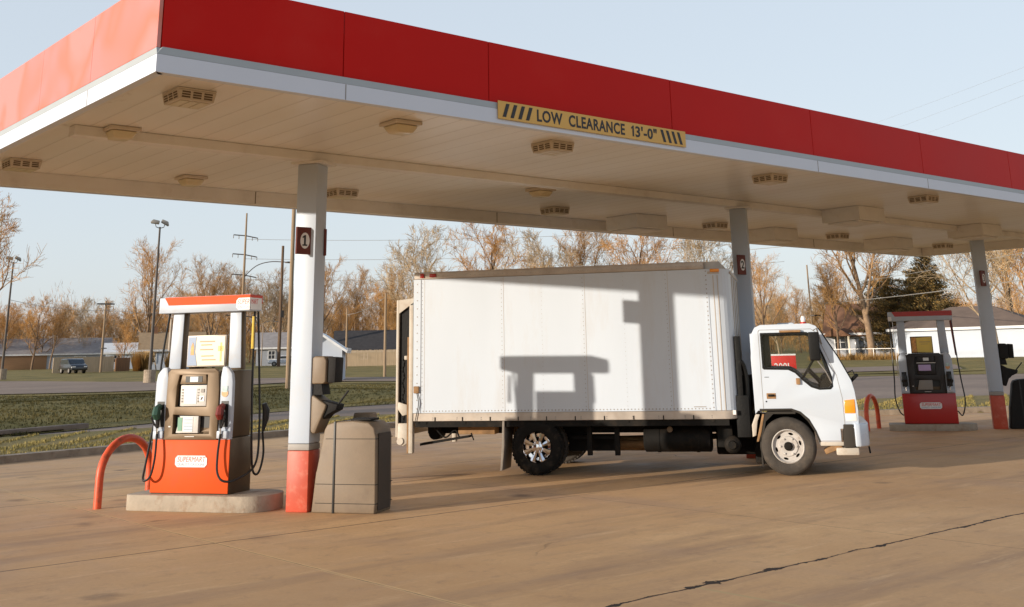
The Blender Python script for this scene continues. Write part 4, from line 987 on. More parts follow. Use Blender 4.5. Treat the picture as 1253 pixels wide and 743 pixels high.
def wheel_rear(cx,y,side=1):
    wt=bpy.data.objects.new('wheel',None);wt.empty_display_size=.1;col.objects.link(wt);wt.parent=TR
    r=.378;s=side
    if s>0: ya,yb=(y,y+.2),(y+.26,y+.46)
    else: ya,yb=(y-.2,y),(y-.46,y-.26)
    tyre(cx,ya[0],ya[1],r,.215,RUBBER,'tyre',wt);tyre(cx,yb[0],yb[1],r,.215,RUB_D,'inner_tyre',wt)
    yy=y
    mb=MB();mb.lathe([(.214,yy+s*.014),(.206,yy+s*.0),(.195,yy+s*.02),(.18,yy+s*.10),(.10,yy+s*.11)],(cx,0,r),'y',40,False);rm=obj('rim',mb,CHROME,wt,smooth=True)
    mb=MB()
    for k in range(8):
        a=2*math.pi*(k+.5)/8
        vs=[]
        for rr,hw,dd in ((.075,.022,.035),(.14,.027,.02),(.196,.038,.012)):
            for q in (-1,0,1):
                vs.append((cx+rr*math.cos(a)-q*hw*math.sin(a),yy+s*(dd+(.018 if q else 0)),r+rr*math.sin(a)+q*hw*math.cos(a)))
        mb.add(vs,[(0,1,4,3),(1,2,5,4),(3,4,7,6),(4,5,8,7)])
    mb.lathe([(.085,yy+s*.045),(.075,yy+s*.02),(.05,yy+s*.012),(.045,yy-s*.02),(.0001,yy-s*.025)],(cx,0,r),'y',20)
    for k in range(6):
        a=2*math.pi*k/6;mb.lathe([(.012,yy+s*.03),(.012,yy+s*.0),(.0001,yy-s*.004)],(cx+.067*math.cos(a),0,r+.067*math.sin(a)),'y',6)
    obj('chrome_cover',mb,CHROME,rm,smooth=True)
    mb=MB();mb.lathe([(.19,yy+s*.105),(.0001,yy+s*.105)],(cx,0,r),'y',24);obj('wheel_back',mb,BLACK,rm)
    return wt
wheel_rear(1.86,.02,1);wheel_rear(1.86,BW-.02,-1);wheel_front(5.37,.10,1);wheel_front(5.37,BW-.31,-1)
for y0 in (.0,BW-.5):
    mb=MB();mb.prism([(1.36,.74),(1.39,.74),(1.385,.4),(1.35,.07),(1.32,.06),(1.345,.4)],y0,y0+.5,'y');fl=obj('mud_flap',mb,FLAP,TR,bevel=.004)
# ---- cab
CY0,CY1=.12,2.13
side=[(4.96,.80),(4.95,1.55),(4.985,1.88),(5.03,1.96),(5.11,1.995),(5.78,2.0),(5.87,1.965),(5.93,1.88),(6.12,1.56),(6.27,1.27),(6.31,1.10),(6.335,.85),(6.325,.62),(6.08,.60),(6.08,.405),(5.79,.405),(5.74,.56),(5.66,.70),(5.56,.80),(5.44,.845),(5.0,.845)]
win=[(5.145,1.86),(5.72,1.86),(5.79,1.835),(5.85,1.74),(5.95,1.48),(6.005,1.28),(6.01,1.17),(5.98,1.14),(5.86,1.135),(5.76,1.17),(5.66,1.25),(5.55,1.36),(5.46,1.405),(5.14,1.415),(5.125,1.44),(5.125,1.84)]
cab=None
mb=MB();mb.prism(side,CY0,CY0+.045,'y',[win]);mb.prism(side,CY1-.045,CY1,'y',[win])
cab=obj('cab',mb,W_cab,TR,bevel=.014,seg=3,angle=40)
def strip(path,y0,y1,th,name,mat,parent,bev=0,flip=1):
    """sheet following an x-z path across the cab, with thickness"""
    n=len(path);o=[]
    for i in range(n):
        a=path[max(i-1,0)];b=path[min(i+1,n-1)];t=Vector((b[0]-a[0],b[1]-a[1])).normalized();o.append((path[i][0]+t.y*th*flip,path[i][1]-t.x*th*flip))
    mb=MB();mb.prism(list(path)+o[::-1],y0,y1,'y');return obj(name,mb,mat,parent,smooth=True,bevel=bev)
yi0,yi1=CY0+.046,CY1-.046
strip([(4.985,1.88),(5.03,1.958),(5.11,1.992),(5.45,2.0),(5.78,1.997),(5.87,1.962)],yi0,yi1,.04,'roof',W_cab,cab)
strip([(6.27,1.22),(6.305,1.10),(6.333,.85),(6.325,.62)],yi0,yi1,.04,'front_panel',W_cab,cab)
bk=MB();bk.prism([(yi0,.85),(yi1,.85),(yi1,1.88),(yi0,1.88)],4.955,4.985,'x',[[(.5,1.4),(1.75,1.4),(1.75,1.78),(.5,1.78)]]);obj('back_wall',bk,W_cab,cab)
mb=MB();mb.box(4.99,6.28,yi0,yi1,.84,.87);obj('floor',mb,INTER,cab)
wsp=[(5.885,1.945),(5.93,1.875),(6.12,1.555),(6.262,1.25)]
strip(wsp,yi0+.06,yi1-.06,.008,'windshield',WSGLASS,cab)
mb=MB()
for y in (yi0,yi1-.06): mb.prism([(5.87,1.96),(5.935,1.88),(6.12,1.56),(6.268,1.25),(6.22,1.24),(6.08,1.54),(5.895,1.86),(5.84,1.93)],y,y+.058,'y')
obj('windshield_pillar',mb,W_cab,cab,bevel=.01)
mb=MB();mb.tube([(5.90,CY0+.004,1.935),(5.955,CY0+.002,1.85),(6.13,CY0+.002,1.55),(6.285,CY0+.004,1.23)],.009,6);obj('windshield_seal',mb,BLACK,cab)
mb=MB();mb.prism([(5.10,1.885),(5.73,1.885),(5.81,1.86),(5.87,1.76),(5.975,1.48),(6.03,1.28),(6.035,1.15),(6.0,1.115),(5.85,1.11),(5.74,1.145),(5.64,1.23),(5.54,1.335),(5.45,1.38),(5.12,1.39),(5.10,1.41)],CY0-.006,CY0+.004,'y',[win]);obj('window_seal',mb,BLACK,cab,bevel=.002,seg=1)
for yw in (CY0+.02,CY1-.024):
    mb=MB();mb.prism(win,yw,yw+.004,'y');obj('side_window',mb,GLASS,cab)
# door cut lines
def cut(pts,w=.006): 
    mb=MB()
    for a,b_ in zip(pts,pts[1:]):
        mb.tube([(a[0],CY0-.001,a[1]),(b_[0],CY0-.001,b_[1])],w*.55,5)
    return mb
mb=cut([(5.075,.85),(5.075,1.90),(5.09,1.925),(5.80,1.925),(5.86,1.88)]);obj('door_gap',mb,GREY,cab)
mb=cut([(6.145,.43),(6.14,1.0),(6.09,1.30),(5.92,1.72),(5.86,1.87)]);obj('door_gap',mb,GREY,cab)
mb=cut([(5.80,.445),(6.14,.445)]);obj('door_gap',mb,TANBOX,cab)
mb=MB();mb.box(5.80,6.145,CY0-.01,CY0+.03,.385,.435);obj('door_sill',mb,W_cream,cab,bevel=.006)
mb=MB();mb.box(5.13,5.255,CY0-.006,CY0-.001,1.0,1.075);dh=obj('handle_recess',mb,TANBOX,cab,bevel=.002,seg=1)
mb=MB();mb.box(5.15,5.235,CY0-.03,CY0-.007,1.03,1.06);obj('door_handle',mb,BLACK,cab,bevel=.006)
mb=MB();mb.lathe([(.010,CY0-.006),(.010,CY0)],(5.12,0,.965),'y',10);mb.box(5.12,5.18,CY0-.004,CY0,1.285,1.292);obj('keyhole',mb,BLACK,cab)
mb=MB();mb.box(5.545,5.60,CY0-.035,CY0-.001,1.185,1.27);obj('turn_lamp',mb,TANBOX,cab,bevel=.008)
mb=MB();mb.box(5.37,5.66,CY0-.05,CY0-.002,1.885,1.915);obj('window_visor',mb,TANBOX,cab,bevel=.004)  # tan colour stands in for a reflection on the rain guard
# wheel arch trim
mb=MB();mb.prism([(5.02,.845),(5.44,.845),(5.56,.80),(5.66,.70),(5.74,.56),(5.79,.41),(5.82,.41),(5.76,.58),(5.68,.73),(5.57,.83),(5.45,.872),(5.02,.87)],CY0-.006,CY0+.10,'y');obj('wheel_arch',mb,INTER,cab,bevel=.004)
mb=MB();mb.prism([(5.00,.44),(5.03,.44),(5.09,.70),(5.20,.80),(5.5,.80),(5.5,.83),(5.12,.83),(5.04,.74)],CY0,CY0+.5,'y');mb.prism([(5.0,.02+.1),(5.02,.12),(5.02,.5),(5.0,.5)],CY0,CY0+.3,'y');obj('fender_liner',mb,INTER,cab)
mb=MB();mb.prism([(4.90,.66),(4.96,.80),(5.02,.80),(4.98,.70),(4.95,.52),(4.90,.50)],CY0-.02,CY0+.03,'y');obj('rear_fender_bracket',mb,W_cream,cab,bevel=.01)
mb=MB();mb.prism([(5.05,.80),(5.08,.80),(5.02,.55),(4.98,.44),(4.95,.44)],CY0-.01,CY0+.03,'y');obj('rear_fender_trim',mb,TANBOX,cab,bevel=.005)
# corner lamp, headlamp, bumper
mb=MB();mb.prism([(6.155,.80),(6.30,.80),(6.30,.985),(6.16,.97)],CY0-.012,CY0+.05,'y');cl=obj('corner_lamp',mb,AMBER,cab,bevel=.012)
mb=MB();mb.prism([(6.165,.70),(6.31,.70),(6.31,.795),(6.165,.795)],CY0-.010,CY0+.05,'y');obj('fog_lamp',mb,CLEARL,cab,bevel=.012)
mb=MB();mb.box(6.30,6.335,CY0+.06,CY0+.38,.72,.92);mb.box(6.30,6.335,CY1-.38,CY1-.06,.72,.92);obj('headlight',mb,CLEARL,cab,bevel=.012)
mb=MB();mb.box(6.318,6.338,.6,1.65,.74,.90);obj('grille',mb,BLACK,cab,bevel=.006)
mb=MB();mb.prism([(6.10,.36),(6.25,.37),(6.25,.66),(6.12,.66)],CY0-.03,CY0+.2,'y');obj('bumper_side',mb,INTER,TR,bevel=.01)
mb=MB();pl=[(6.26,CY0-.045),(6.33,CY0-.03),(6.43,CY0+.10),(6.46,CY0+.3),(6.46,CY1-.3),(6.43,CY1-.10),(6.33,CY1+.03),(6.26,CY1+.045),(6.26,CY1-.1),(6.34,CY1-.3),(6.34,CY0+.3),(6.26,CY0+.1)]
mb.prism(pl,.37,.67,'z');bp=obj('bumper',mb,W_cab,TR,bevel=.02,seg=3)
mb=MB();mb.box(6.456,6.464,.45,.62,.45,.55);obj('bumper_slot',mb,BLACK,bp)
mb=MB();mb.box(6.0,6.3,CY0+.0,CY0+.4,.26,.36);obj('front_step',mb,W_cream,TR,bevel=.02)
mb=MB();mb.prism([(5.86,.27),(6.10,.36),(6.02,.42),(5.84,.33)],CY0+.02,CY0+.25,'y');obj('step_bracket',mb,TANBOX,TR,bevel=.01)
mb=MB();mb.tube([(6.44,.35,.36),(6.45,.35,.27)],.012,6);obj('tow_hook',mb,BLACK,TR)
# mirror and arms
mb=MB();mb.box(5.755,5.90,CY0-.19,CY0-.13,1.50,1.88);obj('mirror_head',mb,BLACK,cab,bevel=.018,seg=3)
mb=MB();mb.tube([(5.93,CY0,1.72),(5.88,CY0-.12,1.93),(5.83,CY0-.14,1.9)],.010,6);mb.tube([(6.02,CY0,1.20),(5.95,CY0-.12,1.36),(5.84,CY0-.14,1.52)],.010,6);obj('mirror_arm',mb,GREY,cab,smooth=True)
mb=MB();mb.tube([(6.22,CY0+.05,1.32),(6.31,CY0+.03,1.36),(6.34,CY0+.02,1.28)],.010,6);mb.tube([(6.28,CY0+.1,1.22),(6.36,CY0+.0,1.30)],.025,8);mb.tube([(6.24,CY0+.3,1.28),(6.02,CY0+.2,1.62)],.009,6);obj('wiper',mb,BLACK,cab,smooth=True)
mb=MB();mb.box(5.33,5.57,.9,1.35,1.998,2.035);obj('roof_vent',mb,W_cab,cab,bevel=.015)
mb=MB();mb.lathe([(.045,2.0),(.045,2.03)],(5.71,.5,0),'z',16);bc=obj('beacon_base',mb,REDLENS,cab,smooth=True)
mb=MB();mb.lathe([(.033,2.031),(.035,2.08),(.025,2.11),(.0001,2.115)],(5.71,.5,0),'z',16);obj('beacon_lens',mb,CLEARL,bc,smooth=True)
mb=MB();mb.lathe([(.030,1.998),(.030,2.012)],(5.62,.3,0),'z',12);obj('roof_lamp',mb,TANBOX,cab)
# interior
for y in (.22,.95,1.45):
    mb=MB();mb.box(5.0,5.45,y,y+.45,1.05,1.20);st=obj('seat',mb,SEAT,cab,bevel=.03)
    mb=MB();mb.box(4.99,5.10,y,y+.45,1.18,1.70);obj('seat_back',mb,SEAT,st,bevel=.03)
mb=MB();mb.box(5.13,5.22,.20,.32,1.42,1.86);obj('headrest_curtain',mb,SEAT,cab,bevel=.01)
mb=MB();mb.prism([(5.88,1.0),(6.22,1.0),(6.24,1.24),(6.08,1.32),(5.93,1.28),(5.86,1.18)],yi0,yi1,'y');obj('dashboard',mb,INTER,cab,bevel=.02)
mb=MB()
pts=[]
cx,cy,cz=5.72,.55,1.38
for k in range(25):
    a=2*math.pi*k/24;pts.append((cx+.19*math.cos(a)*.55,cy+.20*math.sin(a),cz+.19*math.cos(a)*.83))
mb.tube(pts,.014,8,False);mb.tube([(cx,cy,cz),(cx+.25,cy,cz-.28)],.03,8);mb.tube([(cx-.1,cy,cz-.14),(cx+.1,cy,cz+.14)],.012,6);mb.tube([(cx,cy-.19,cz),(cx,cy+.19,cz)],.012,6);obj('steering_wheel',mb,SEAT,cab,smooth=True)
mb=MB();mb.box(5.3,5.5,1.0,1.2,1.85,1.9);obj('sun_visor',mb,INTER,cab)
#@@BACK
# ------------------------------------------------------------------ background: poles, wires
def pole(name,label,x,y,z,h,r0,r1,mat,cat='pole',group=None):
    t=thing(name,label,cat,(x,y,z),0,group)
    mb=MB();mb.tube([(0,0,-.3),(0,0,h*.5),(0,0,h)],[r0,(r0+r1)/2,r1],10);obj('pole',mb,mat,t,smooth=True);return t
def flood(t,h,ang,s=1):
    for k,d in ((-1,-.32),(1,.32)):
        mb=MB();mb.prism([(-.28*s,-.05),(.30*s,-.16*s),(.34*s,-.05),(.22*s,.16*s),(-.25*s,.2*s)],-.2*s,.2*s,'y')
        o=obj('floodlight',mb,LAMPH,t,bevel=.03);o.location=(k*.36*s,0,h+.32);o.rotation_euler=(0,R(18)*k,ang+(math.pi if k<0 else 0))
    mb=MB();mb.tube([(-.36*s,0,h+.2),(-.3*s,0,h),(0,0,h-.1)],.03,6);mb.tube([(.36*s,0,h+.2),(.3*s,0,h),(0,0,h-.1)],.03,6);obj('lamp_bracket',mb,STEELD,t)
t=pole('floodlight_pole','tall floodlight pole on a concrete base just left of the orange pump',33.2,80.8,H(33.2,80.8),11.3,.13,.07,STEELD,'light pole','floodlight poles');flood(t,11.3,R(-25))
mb=MB();mb.lathe([(.42,-.3),(.42,.95),(.40,1.0)],(0,0,0),'z',18);obj('concrete_base',mb,CONC,t)
t=pole('floodlight_pole','floodlight pole leaning slightly at the far left edge beyond the road',31.0,108.7,H(31,108.7),10.4,.13,.07,STEELD,'light pole','floodlight poles');flood(t,10.4,R(-20))
mb=MB();mb.lathe([(.42,-.3),(.42,.95)],(0,0,0),'z',16);obj('concrete_base',mb,CONC,t)
t=pole('transmission_pole','very tall transmission pole with stacked crossarms above the orange pump',81.6,163.9,H(81.6,163.9),23.7,.28,.13,WOODL,'utility pole')
for k,(z,w) in enumerate([(20.0,1.9),(17.0,1.9),(13.8,1.9),(10.2,2.1),(7.5,2.6)]):
    a=R(150);mb=MB();d=Vector((math.cos(a),math.sin(a),0));q=[(-w,.0),(w,.0)]
    mb.tube([d*(-w)+Vector((0,0,z-.3)),Vector((0,0,z+.1)),d*w+Vector((0,0,z+.25))],.085,6)
    for e in (-w,-w*.55,w*.55,w): mb.tube([d*e+Vector((0,0,z-.05+e*.13)),d*e+Vector((0,0,z-.55+e*.13))],.06,6)
    obj('crossarm',mb,STEELD,t)
mb=MB();mb.tube(spline([(0,0,13.6),(1.5,-1.2,15.3),(3.2,-2.6,15.9),(5.2,-4.2,15.8)]),.07,6);mb.box(5.0,5.9,-4.9,-4.1,15.65,15.85);obj('lamp_arm',mb,STEELD,t)
t=pole('utility_pole','dark brown bare wooden pole between the orange pump and the left column',72.7,134.9,H(72.7,134.9),15.7,.24,.17,WOODP,'utility pole')
mb=MB();mb.box(-.1,.35,-.3,.1,6.3,7.2);obj('pole_box',mb,STEELD,t)
pole('utility_pole','slim short wooden post before the dark roofed house and board fence',64.9,105.5,H(64.9,105.5),6.4,.12,.09,WOODL,'utility pole')
t=pole('utility_pole','pale wooden pole standing on the grass just left of the truck tail',49.2,74.3,H(49.2,74.3),6.4,.12,.08,WOODL,'utility pole')
t=pole('utility_pole','pale wooden pole with a short crossarm behind the dark parked car',47.5,129.6,H(47.5,129.6),7.9,.14,.10,WOODL,'utility pole')
mb=MB();mb.box(-1.0,1.0,-.06,.06,7.5,7.65);obj('crossarm',mb,STEELD,t)
mb=MB();mb.lathe([(.38,1.1),(.38,1.2)],(.1,0,1.5),'z',12);mb.tube([(0,0,1.55),(-.0,0,2.7)],.03,6);obj('meter_head',mb,STEELD,t)
t=pole('street_lamp','small street lamp with a side arm before the grey roofed house',78.5,150.8,H(78.5,150.8),6.0,.09,.06,STEEL,'street lamp')
mb=MB();mb.tube(spline([(0,0,6.0),(.7,-.4,6.35),(1.6,-.9,6.3)]),.05,6);mb.box(1.4,2.1,-1.2,-.8,6.2,6.32);obj('lamp_arm',mb,STEEL,t)
t=pole('utility_pole','thin pale pole rising behind the truck cab roof',106.4,75.0,H(106,75),10.2,.12,.08,WOODL,'utility pole')
mb=MB();mb.box(-.1,1.1,-.5,.1,4.55,4.7);obj('lamp_arm',mb,STEELD,t)
pole('light_mast','tall tan mast just behind the left column, its top hidden by the canopy',29.9,54.4,H(29.9,54.4),13.5,.12,.10,WOODL,'mast')
def wire(pts,sag,r,label,group='overhead wires'):
    mb=MB()
    for a,b_ in pts:
        a=Vector(a);b_=Vector(b_);mb.tube([a.lerp(b_,k/16)-Vector((0,0,sag*4*(k/16)*(1-k/16))) for k in range(17)],r,5)
    o=obj('overhead_wire',mb,WIRE,None);return tag(o,label,'wire',group)
wire([((106.4,75,6.5),(70,20,6.8))],.4,.035,'bright overhead wire crossing before the evergreens to the right edge')
wire([((106.4,75,8.2),(70,20,8.9))],.4,.02,'thinner upper overhead wire crossing before the evergreens')
wire([((60,67,8.3),(63,49,9.1)),((63,49,9.1),(66,31,9.7))],.15,.02,'pair of pale wires above the truck box roof')
wire([((60,67,7.8),(63,49,8.5)),((63,49,8.5),(66,31,9.1))],.15,.02,'lower pale wire running just above the truck box roof')
wire([((92,75,20),(41.1,18.3,11.9)),((92,73,19),(41.1,18.4,11.4)),((93,70,18),(41.0,18.4,10.8)),((41.1,18.3,11.9),(30,3,10.5)),((41.1,18.4,11.4),(30,3,10)),((41,18.4,10.8),(30,3,9.4))],.3,.003,'three faint thin wires in the open sky above the right end of the canopy')
wire([((81.6,163.9,17.4),(150,110,19)),((81.6,163.9,14.2),(150,110,15.5)),((81.6,163.9,20.5),(150,110,22))],1.2,.03,'long power lines from the transmission pole behind the truck')
wire([((49.2,74.3,6.3),(64.9,105.5,6.3)),((31,108.7,7.5),(47.5,129.6,7.6)),((47.5,129.6,7.6),(81.6,163.9,9))],.3,.022,'thin wires strung between the poles across the road')
# ------------------------------------------------------------------ houses
def house(name,label,x,y,face_az,L_,Wd,eave,ridge,wall,roof,wins=(),doors=(),ov=.35,hip=0,ridge_off=0,chim=None,z0=None,porch=None,gable_win=False,sidewins=()):
    """local x along the long front (front faces local -y), y depth"""
    z=H(x,y) if z0 is None else z0
    t=thing(name,label,'house',(x,y,z),R(face_az)+math.pi/2)
    hl=L_/2
    mb=MB();mb.box(-hl,hl,0,Wd,-.6,eave)
    if not hip: mb.prism([(0,eave),(Wd,eave),(Wd/2,ridge-.12)],-hl,-hl+.12,'x');mb.prism([(0,eave),(Wd,eave),(Wd/2,ridge-.12)],hl-.12,hl,'x')
    w_=obj('wall',mb,wall,t)
    mb=MB();th=.18
    if hip:
        h_=hip
        a=[(-hl-ov,-ov,eave-.05),(hl+ov,-ov,eave-.05),(hl+ov,Wd+ov,eave-.05),(-hl-ov,Wd+ov,eave-.05),(-hl+h_,Wd/2,ridge),(hl-h_,Wd/2,ridge)]
        mb.add(a,[(0,1,5,4),(1,2,5),(2,3,4,5),(3,0,4),(3,2,1,0)])
    else:
        dz=(ridge-eave)/(Wd/2)*ov
        mb.prism([(-ov,eave-dz),(Wd/2,ridge),(Wd/2,ridge-th),(-ov,eave-dz-th)],-hl-ov,hl+ov,'x');mb.prism([(Wd+ov,eave-dz),(Wd/2+.001,ridge),(Wd/2+.001,ridge-th),(Wd+ov,eave-dz-th)],-hl-ov,hl+ov,'x')
    r_=obj('roof',mb,roof,t)
    mb=MB();mb.box(-hl-ov,hl+ov,-ov-.03,-ov,eave-.30,eave-.06) ;obj('gutter',mb,H_TRIM,r_)
    for (wx,wz,ww,wh) in wins:
        mb=MB();mb.prism([(wx-ww/2-.1,wz-.1),(wx+ww/2+.1,wz-.1),(wx+ww/2+.1,wz+wh+.1),(wx-ww/2-.1,wz+wh+.1)],-.06,-.005,'y',[[(wx-ww/2,wz),(wx+ww/2,wz),(wx+ww/2,wz+wh),(wx-ww/2,wz+wh)]]);mb.box(wx-.03,wx+.03,-.05,-.01,wz,wz+wh);mb.box(wx-ww/2,wx+ww/2,-.05,-.01,wz+wh/2-.03,wz+wh/2+.03)
        f=obj('window',mb,H_TRIM,t);mb=MB();mb.box(wx-ww/2,wx+ww/2,-.009,-.004,wz,wz+wh);obj('pane',mb,H_WIN,f)
    for (wy,wz,ww,wh) in sidewins:
        mb=MB();mb.box(-hl-.05,-hl-.003,wy-ww/2-.1,wy+ww/2+.1,wz-.1,wz+wh+.1);f=obj('window',mb,H_TRIM,t);mb=MB();mb.box(-hl-.056,-hl-.051,wy-ww/2,wy+ww/2,wz,wz+wh);obj('pane',mb,H_WIN,f)
    for (dx,dw,dh,m_) in doors:
        mb=MB();mb.box(dx-dw/2,dx+dw/2,-.05,-.004,.0,dh);obj('door',mb,m_,t,bevel=.01)
    if chim:
        mb=MB();mb.box(chim-.35,chim+.35,Wd/2-.3,Wd/2+.3,ridge-.8,ridge+.7);obj('chimney',mb,R_BRN,r_)
    return t
GAR=M('garage_door_tan',(.36,.20,.10),.7,var=.1,stretch=(.2,.2,8))
# face_az: direction the front looks at
house('house','long low house with grey roof and tan garage front at the far left',62.3,192.9,-107,25,9,2.5,5.0,H_BL,R_GREY,wins=[(4.5,.9,1.6,1),(9.5,.9,1.2,1)],doors=[(-6.5,12,2.3,GAR)],hip=3)
house('house','small white gabled cottage far behind the pale board fence',62.5,161,-110,5.4,6,2.4,3.7,H_WH,H_TRIM,wins=[(-1.2,1,.8,.9)])
house('house','white house with tan roof behind the left floodlight pole',58.6,136.0,-112,7.5,8,2.5,4.6,H_WH,R_TAN,wins=[(-2.4,.9,.9,1.2),(.0,.9,.9,1.2),(2.3,.9,.9,1.2)],doors=[(1.2,.9,2,H_CRM)],chim=-2.2)
house('house','grey blue house with pale grey roof between the pump and left column',83,152,-118,8.5,8,2.7,4.9,H_BL,R_GREY,wins=[(1.6,1.0,.9,1.1),(-2.0,1,.9,1.1)])
house('house','long dark roofed house behind the board fence left of the truck tail',85,128,-122,13.5,11,1.9,4.6,H_TAN,R_DARK,wins=[(-3,.8,1,.9)],chim=5.6)
house('garage','narrow white garage gable seen between the left column and truck',43.0,70.2,-35,4.2,3.0,2.3,3.3,H_WH,H_TRIM,doors=[])['category']='garage'
hr=house('house','white bungalow with rusty brown roof and porch behind the bare trees',112.5,72.2,-155,9.0,9.0,2.7,6.0,H_BL,R_BRN,wins=[(-2.9,.95,1.1,1.4),(1.1,.95,1.0,1.3)],doors=[(-.8,.95,2.05,H_WIN)])
mb=MB();mb.prism([(-4.6,2.3),(-1.4,2.3),(-3.0,3.4)],-1.8,-.06,'y');pr=obj('porch_roof',mb,R_BRN,hr)
mb=MB()
for x in (-4.3,-1.7): mb.box(x-.1,x+.1,-1.7,-1.5,-.3,2.3)
obj('porch_post',mb,H_CRM,pr)
house('house','red roofed white outbuilding seen through the second pump uprights',125,72,-155,6.5,6,2.6,5.4,H_WH,M('roof_rust_red',(.30,.07,.03),.9,var=.2),wins=[(0,.9,.8,1)])
hw=house('house','long bright white building with a taupe hipped roof at the right',105.3,56.6,-165,14.0,8.5,2.95,5.0,H_WH,R_TAUPE,hip=5,doors=[],ov=.45)
mb=MB();mb.box(7.001,7.05,.9,2.0,0,2.1);mb.box(7.001,7.05,2.8,5.8,0,2.2);obj('door',mb,GAR,hw)
# fences
def fence(label,a,b_,h,mat,cat='fence'):
    a=Vector((*a,H(*a)));b_=Vector((*b_,H(*b_)));d=(b_-a);n=int(d.length/.15);t=thing('board_fence',label,cat,a,math.atan2(d.y,d.x))
    rd=random.Random(n);mb=MB();dz=d.z/d.xy.length
    for k in range(n):
        x=k*.15;mb.box(x,x+.138,0,.03,-.2+dz*x,h+dz*x+rd.uniform(-.03,.03))
    obj('boards',mb,mat,t);mb=MB()
    for k in range(0,n,16): mb.box(k*.15,k*.15+.1,.04,.14,-.3+dz*k*.15,h-.1+dz*k*.15)
    obj('posts',mb,mat,t)
    return t
fence('pale sunlit board fence behind the dark parked car',(43.6,133.8),(50.6,133.6),1.75,FEN)
fence('shaded brown board fence continuing right of the pale fence',(50.8,133.8),(53.6,136.5),1.55,FEND)
fence('weathered board fence below the dark roofed house left of the truck',(70.6,121.5),(83.5,114.5),1.9,FEN)
def chain(label,a,b_):
    a=Vector((*a,H(*a)));b_=Vector((*b_,H(*b_)));d=b_-a;Lh=d.xy.length;t=thing('chain_link_fence',label,'fence',a,math.atan2(d.y,d.x));dz=d.z/Lh
    mb=MB();mb.tube([(0,0,1.05),(Lh,0,1.05+d.z)],.028,6);obj('top_rail',mb,ALUP,t)
    for k in range(int(Lh/2.4)+1):
        x=min(k*2.4,Lh);mb=MB();mb.tube([(x,0,-.2+dz*x),(x,0,1.08+dz*x)],.03,6);obj('post',mb,ALUP,t)
    mb=MB()
    n=int(Lh/.16)
    for k in range(n):
        x=k*.16;mb.tube([(x,0,dz*x),(min(x+.9,Lh),0,1.02+dz*x)],.0035,3,False);mb.tube([(x+.9,0,dz*x),(x,0,1.02+dz*x)],.0035,3,False)
    obj('mesh',mb,ALUP,t)
ALUP=M('galvanised',(.55,.53,.5),.4,metal=.5)
chain('low chain link fence in front of the white bungalow',(97.7,67.5),(99.9,60.0))
# dry flower bed along the chain fence
rdm=random.Random(5)
def brushmesh(mb,x,y,z,h,n,rd,spread):
    for _ in range(n):
        a=rd.uniform(0,6.28);r=rd.random()**.5*spread;px,py=x+r*math.cos(a),y+r*math.sin(a);hh=h*rd.uniform(.5,1);lx,ly=rd.uniform(-.35,.35)*hh,rd.uniform(-.35,.35)*hh;w_=.02*h+.01;i=len(mb.v);c,s=math.cos(a),math.sin(a)
        mb.v+=[(px-w_*c,py-w_*s,z-.1),(px+w_*c,py+w_*s,z-.1),(px+lx,py+ly,z+hh)];mb.f.append((i,i+1,i+2))
mb=MB()
for k in range(60):
    f=rdm.random();x=97.5+f*2.3-1.0;y=68.5-f*8.8;brushmesh(mb,x,y,H(x,y),.8,40,rdm,.5)
tag(raw('dry_reeds',mb,SHRUB),'dry straw coloured stalks along the chain link fence','dry plants',kind='stuff')
for (x,y,h,l) in ((57.0,131.5,2.3,'golden brown round shrub beside the white house left of the pump'),(59.5,130.5,2.0,'smaller golden shrub in front of the white tan-roofed house'),(52.8,131.0,2.6,'bushy brown shrub at the end of the board fence')):
    mb=MB();brushmesh(mb,0,0,0,h,900,rdm,.9);o=raw('shrub',mb,SHRUB);o.location=(x,y,H(x,y));tag(o,l,'shrub')
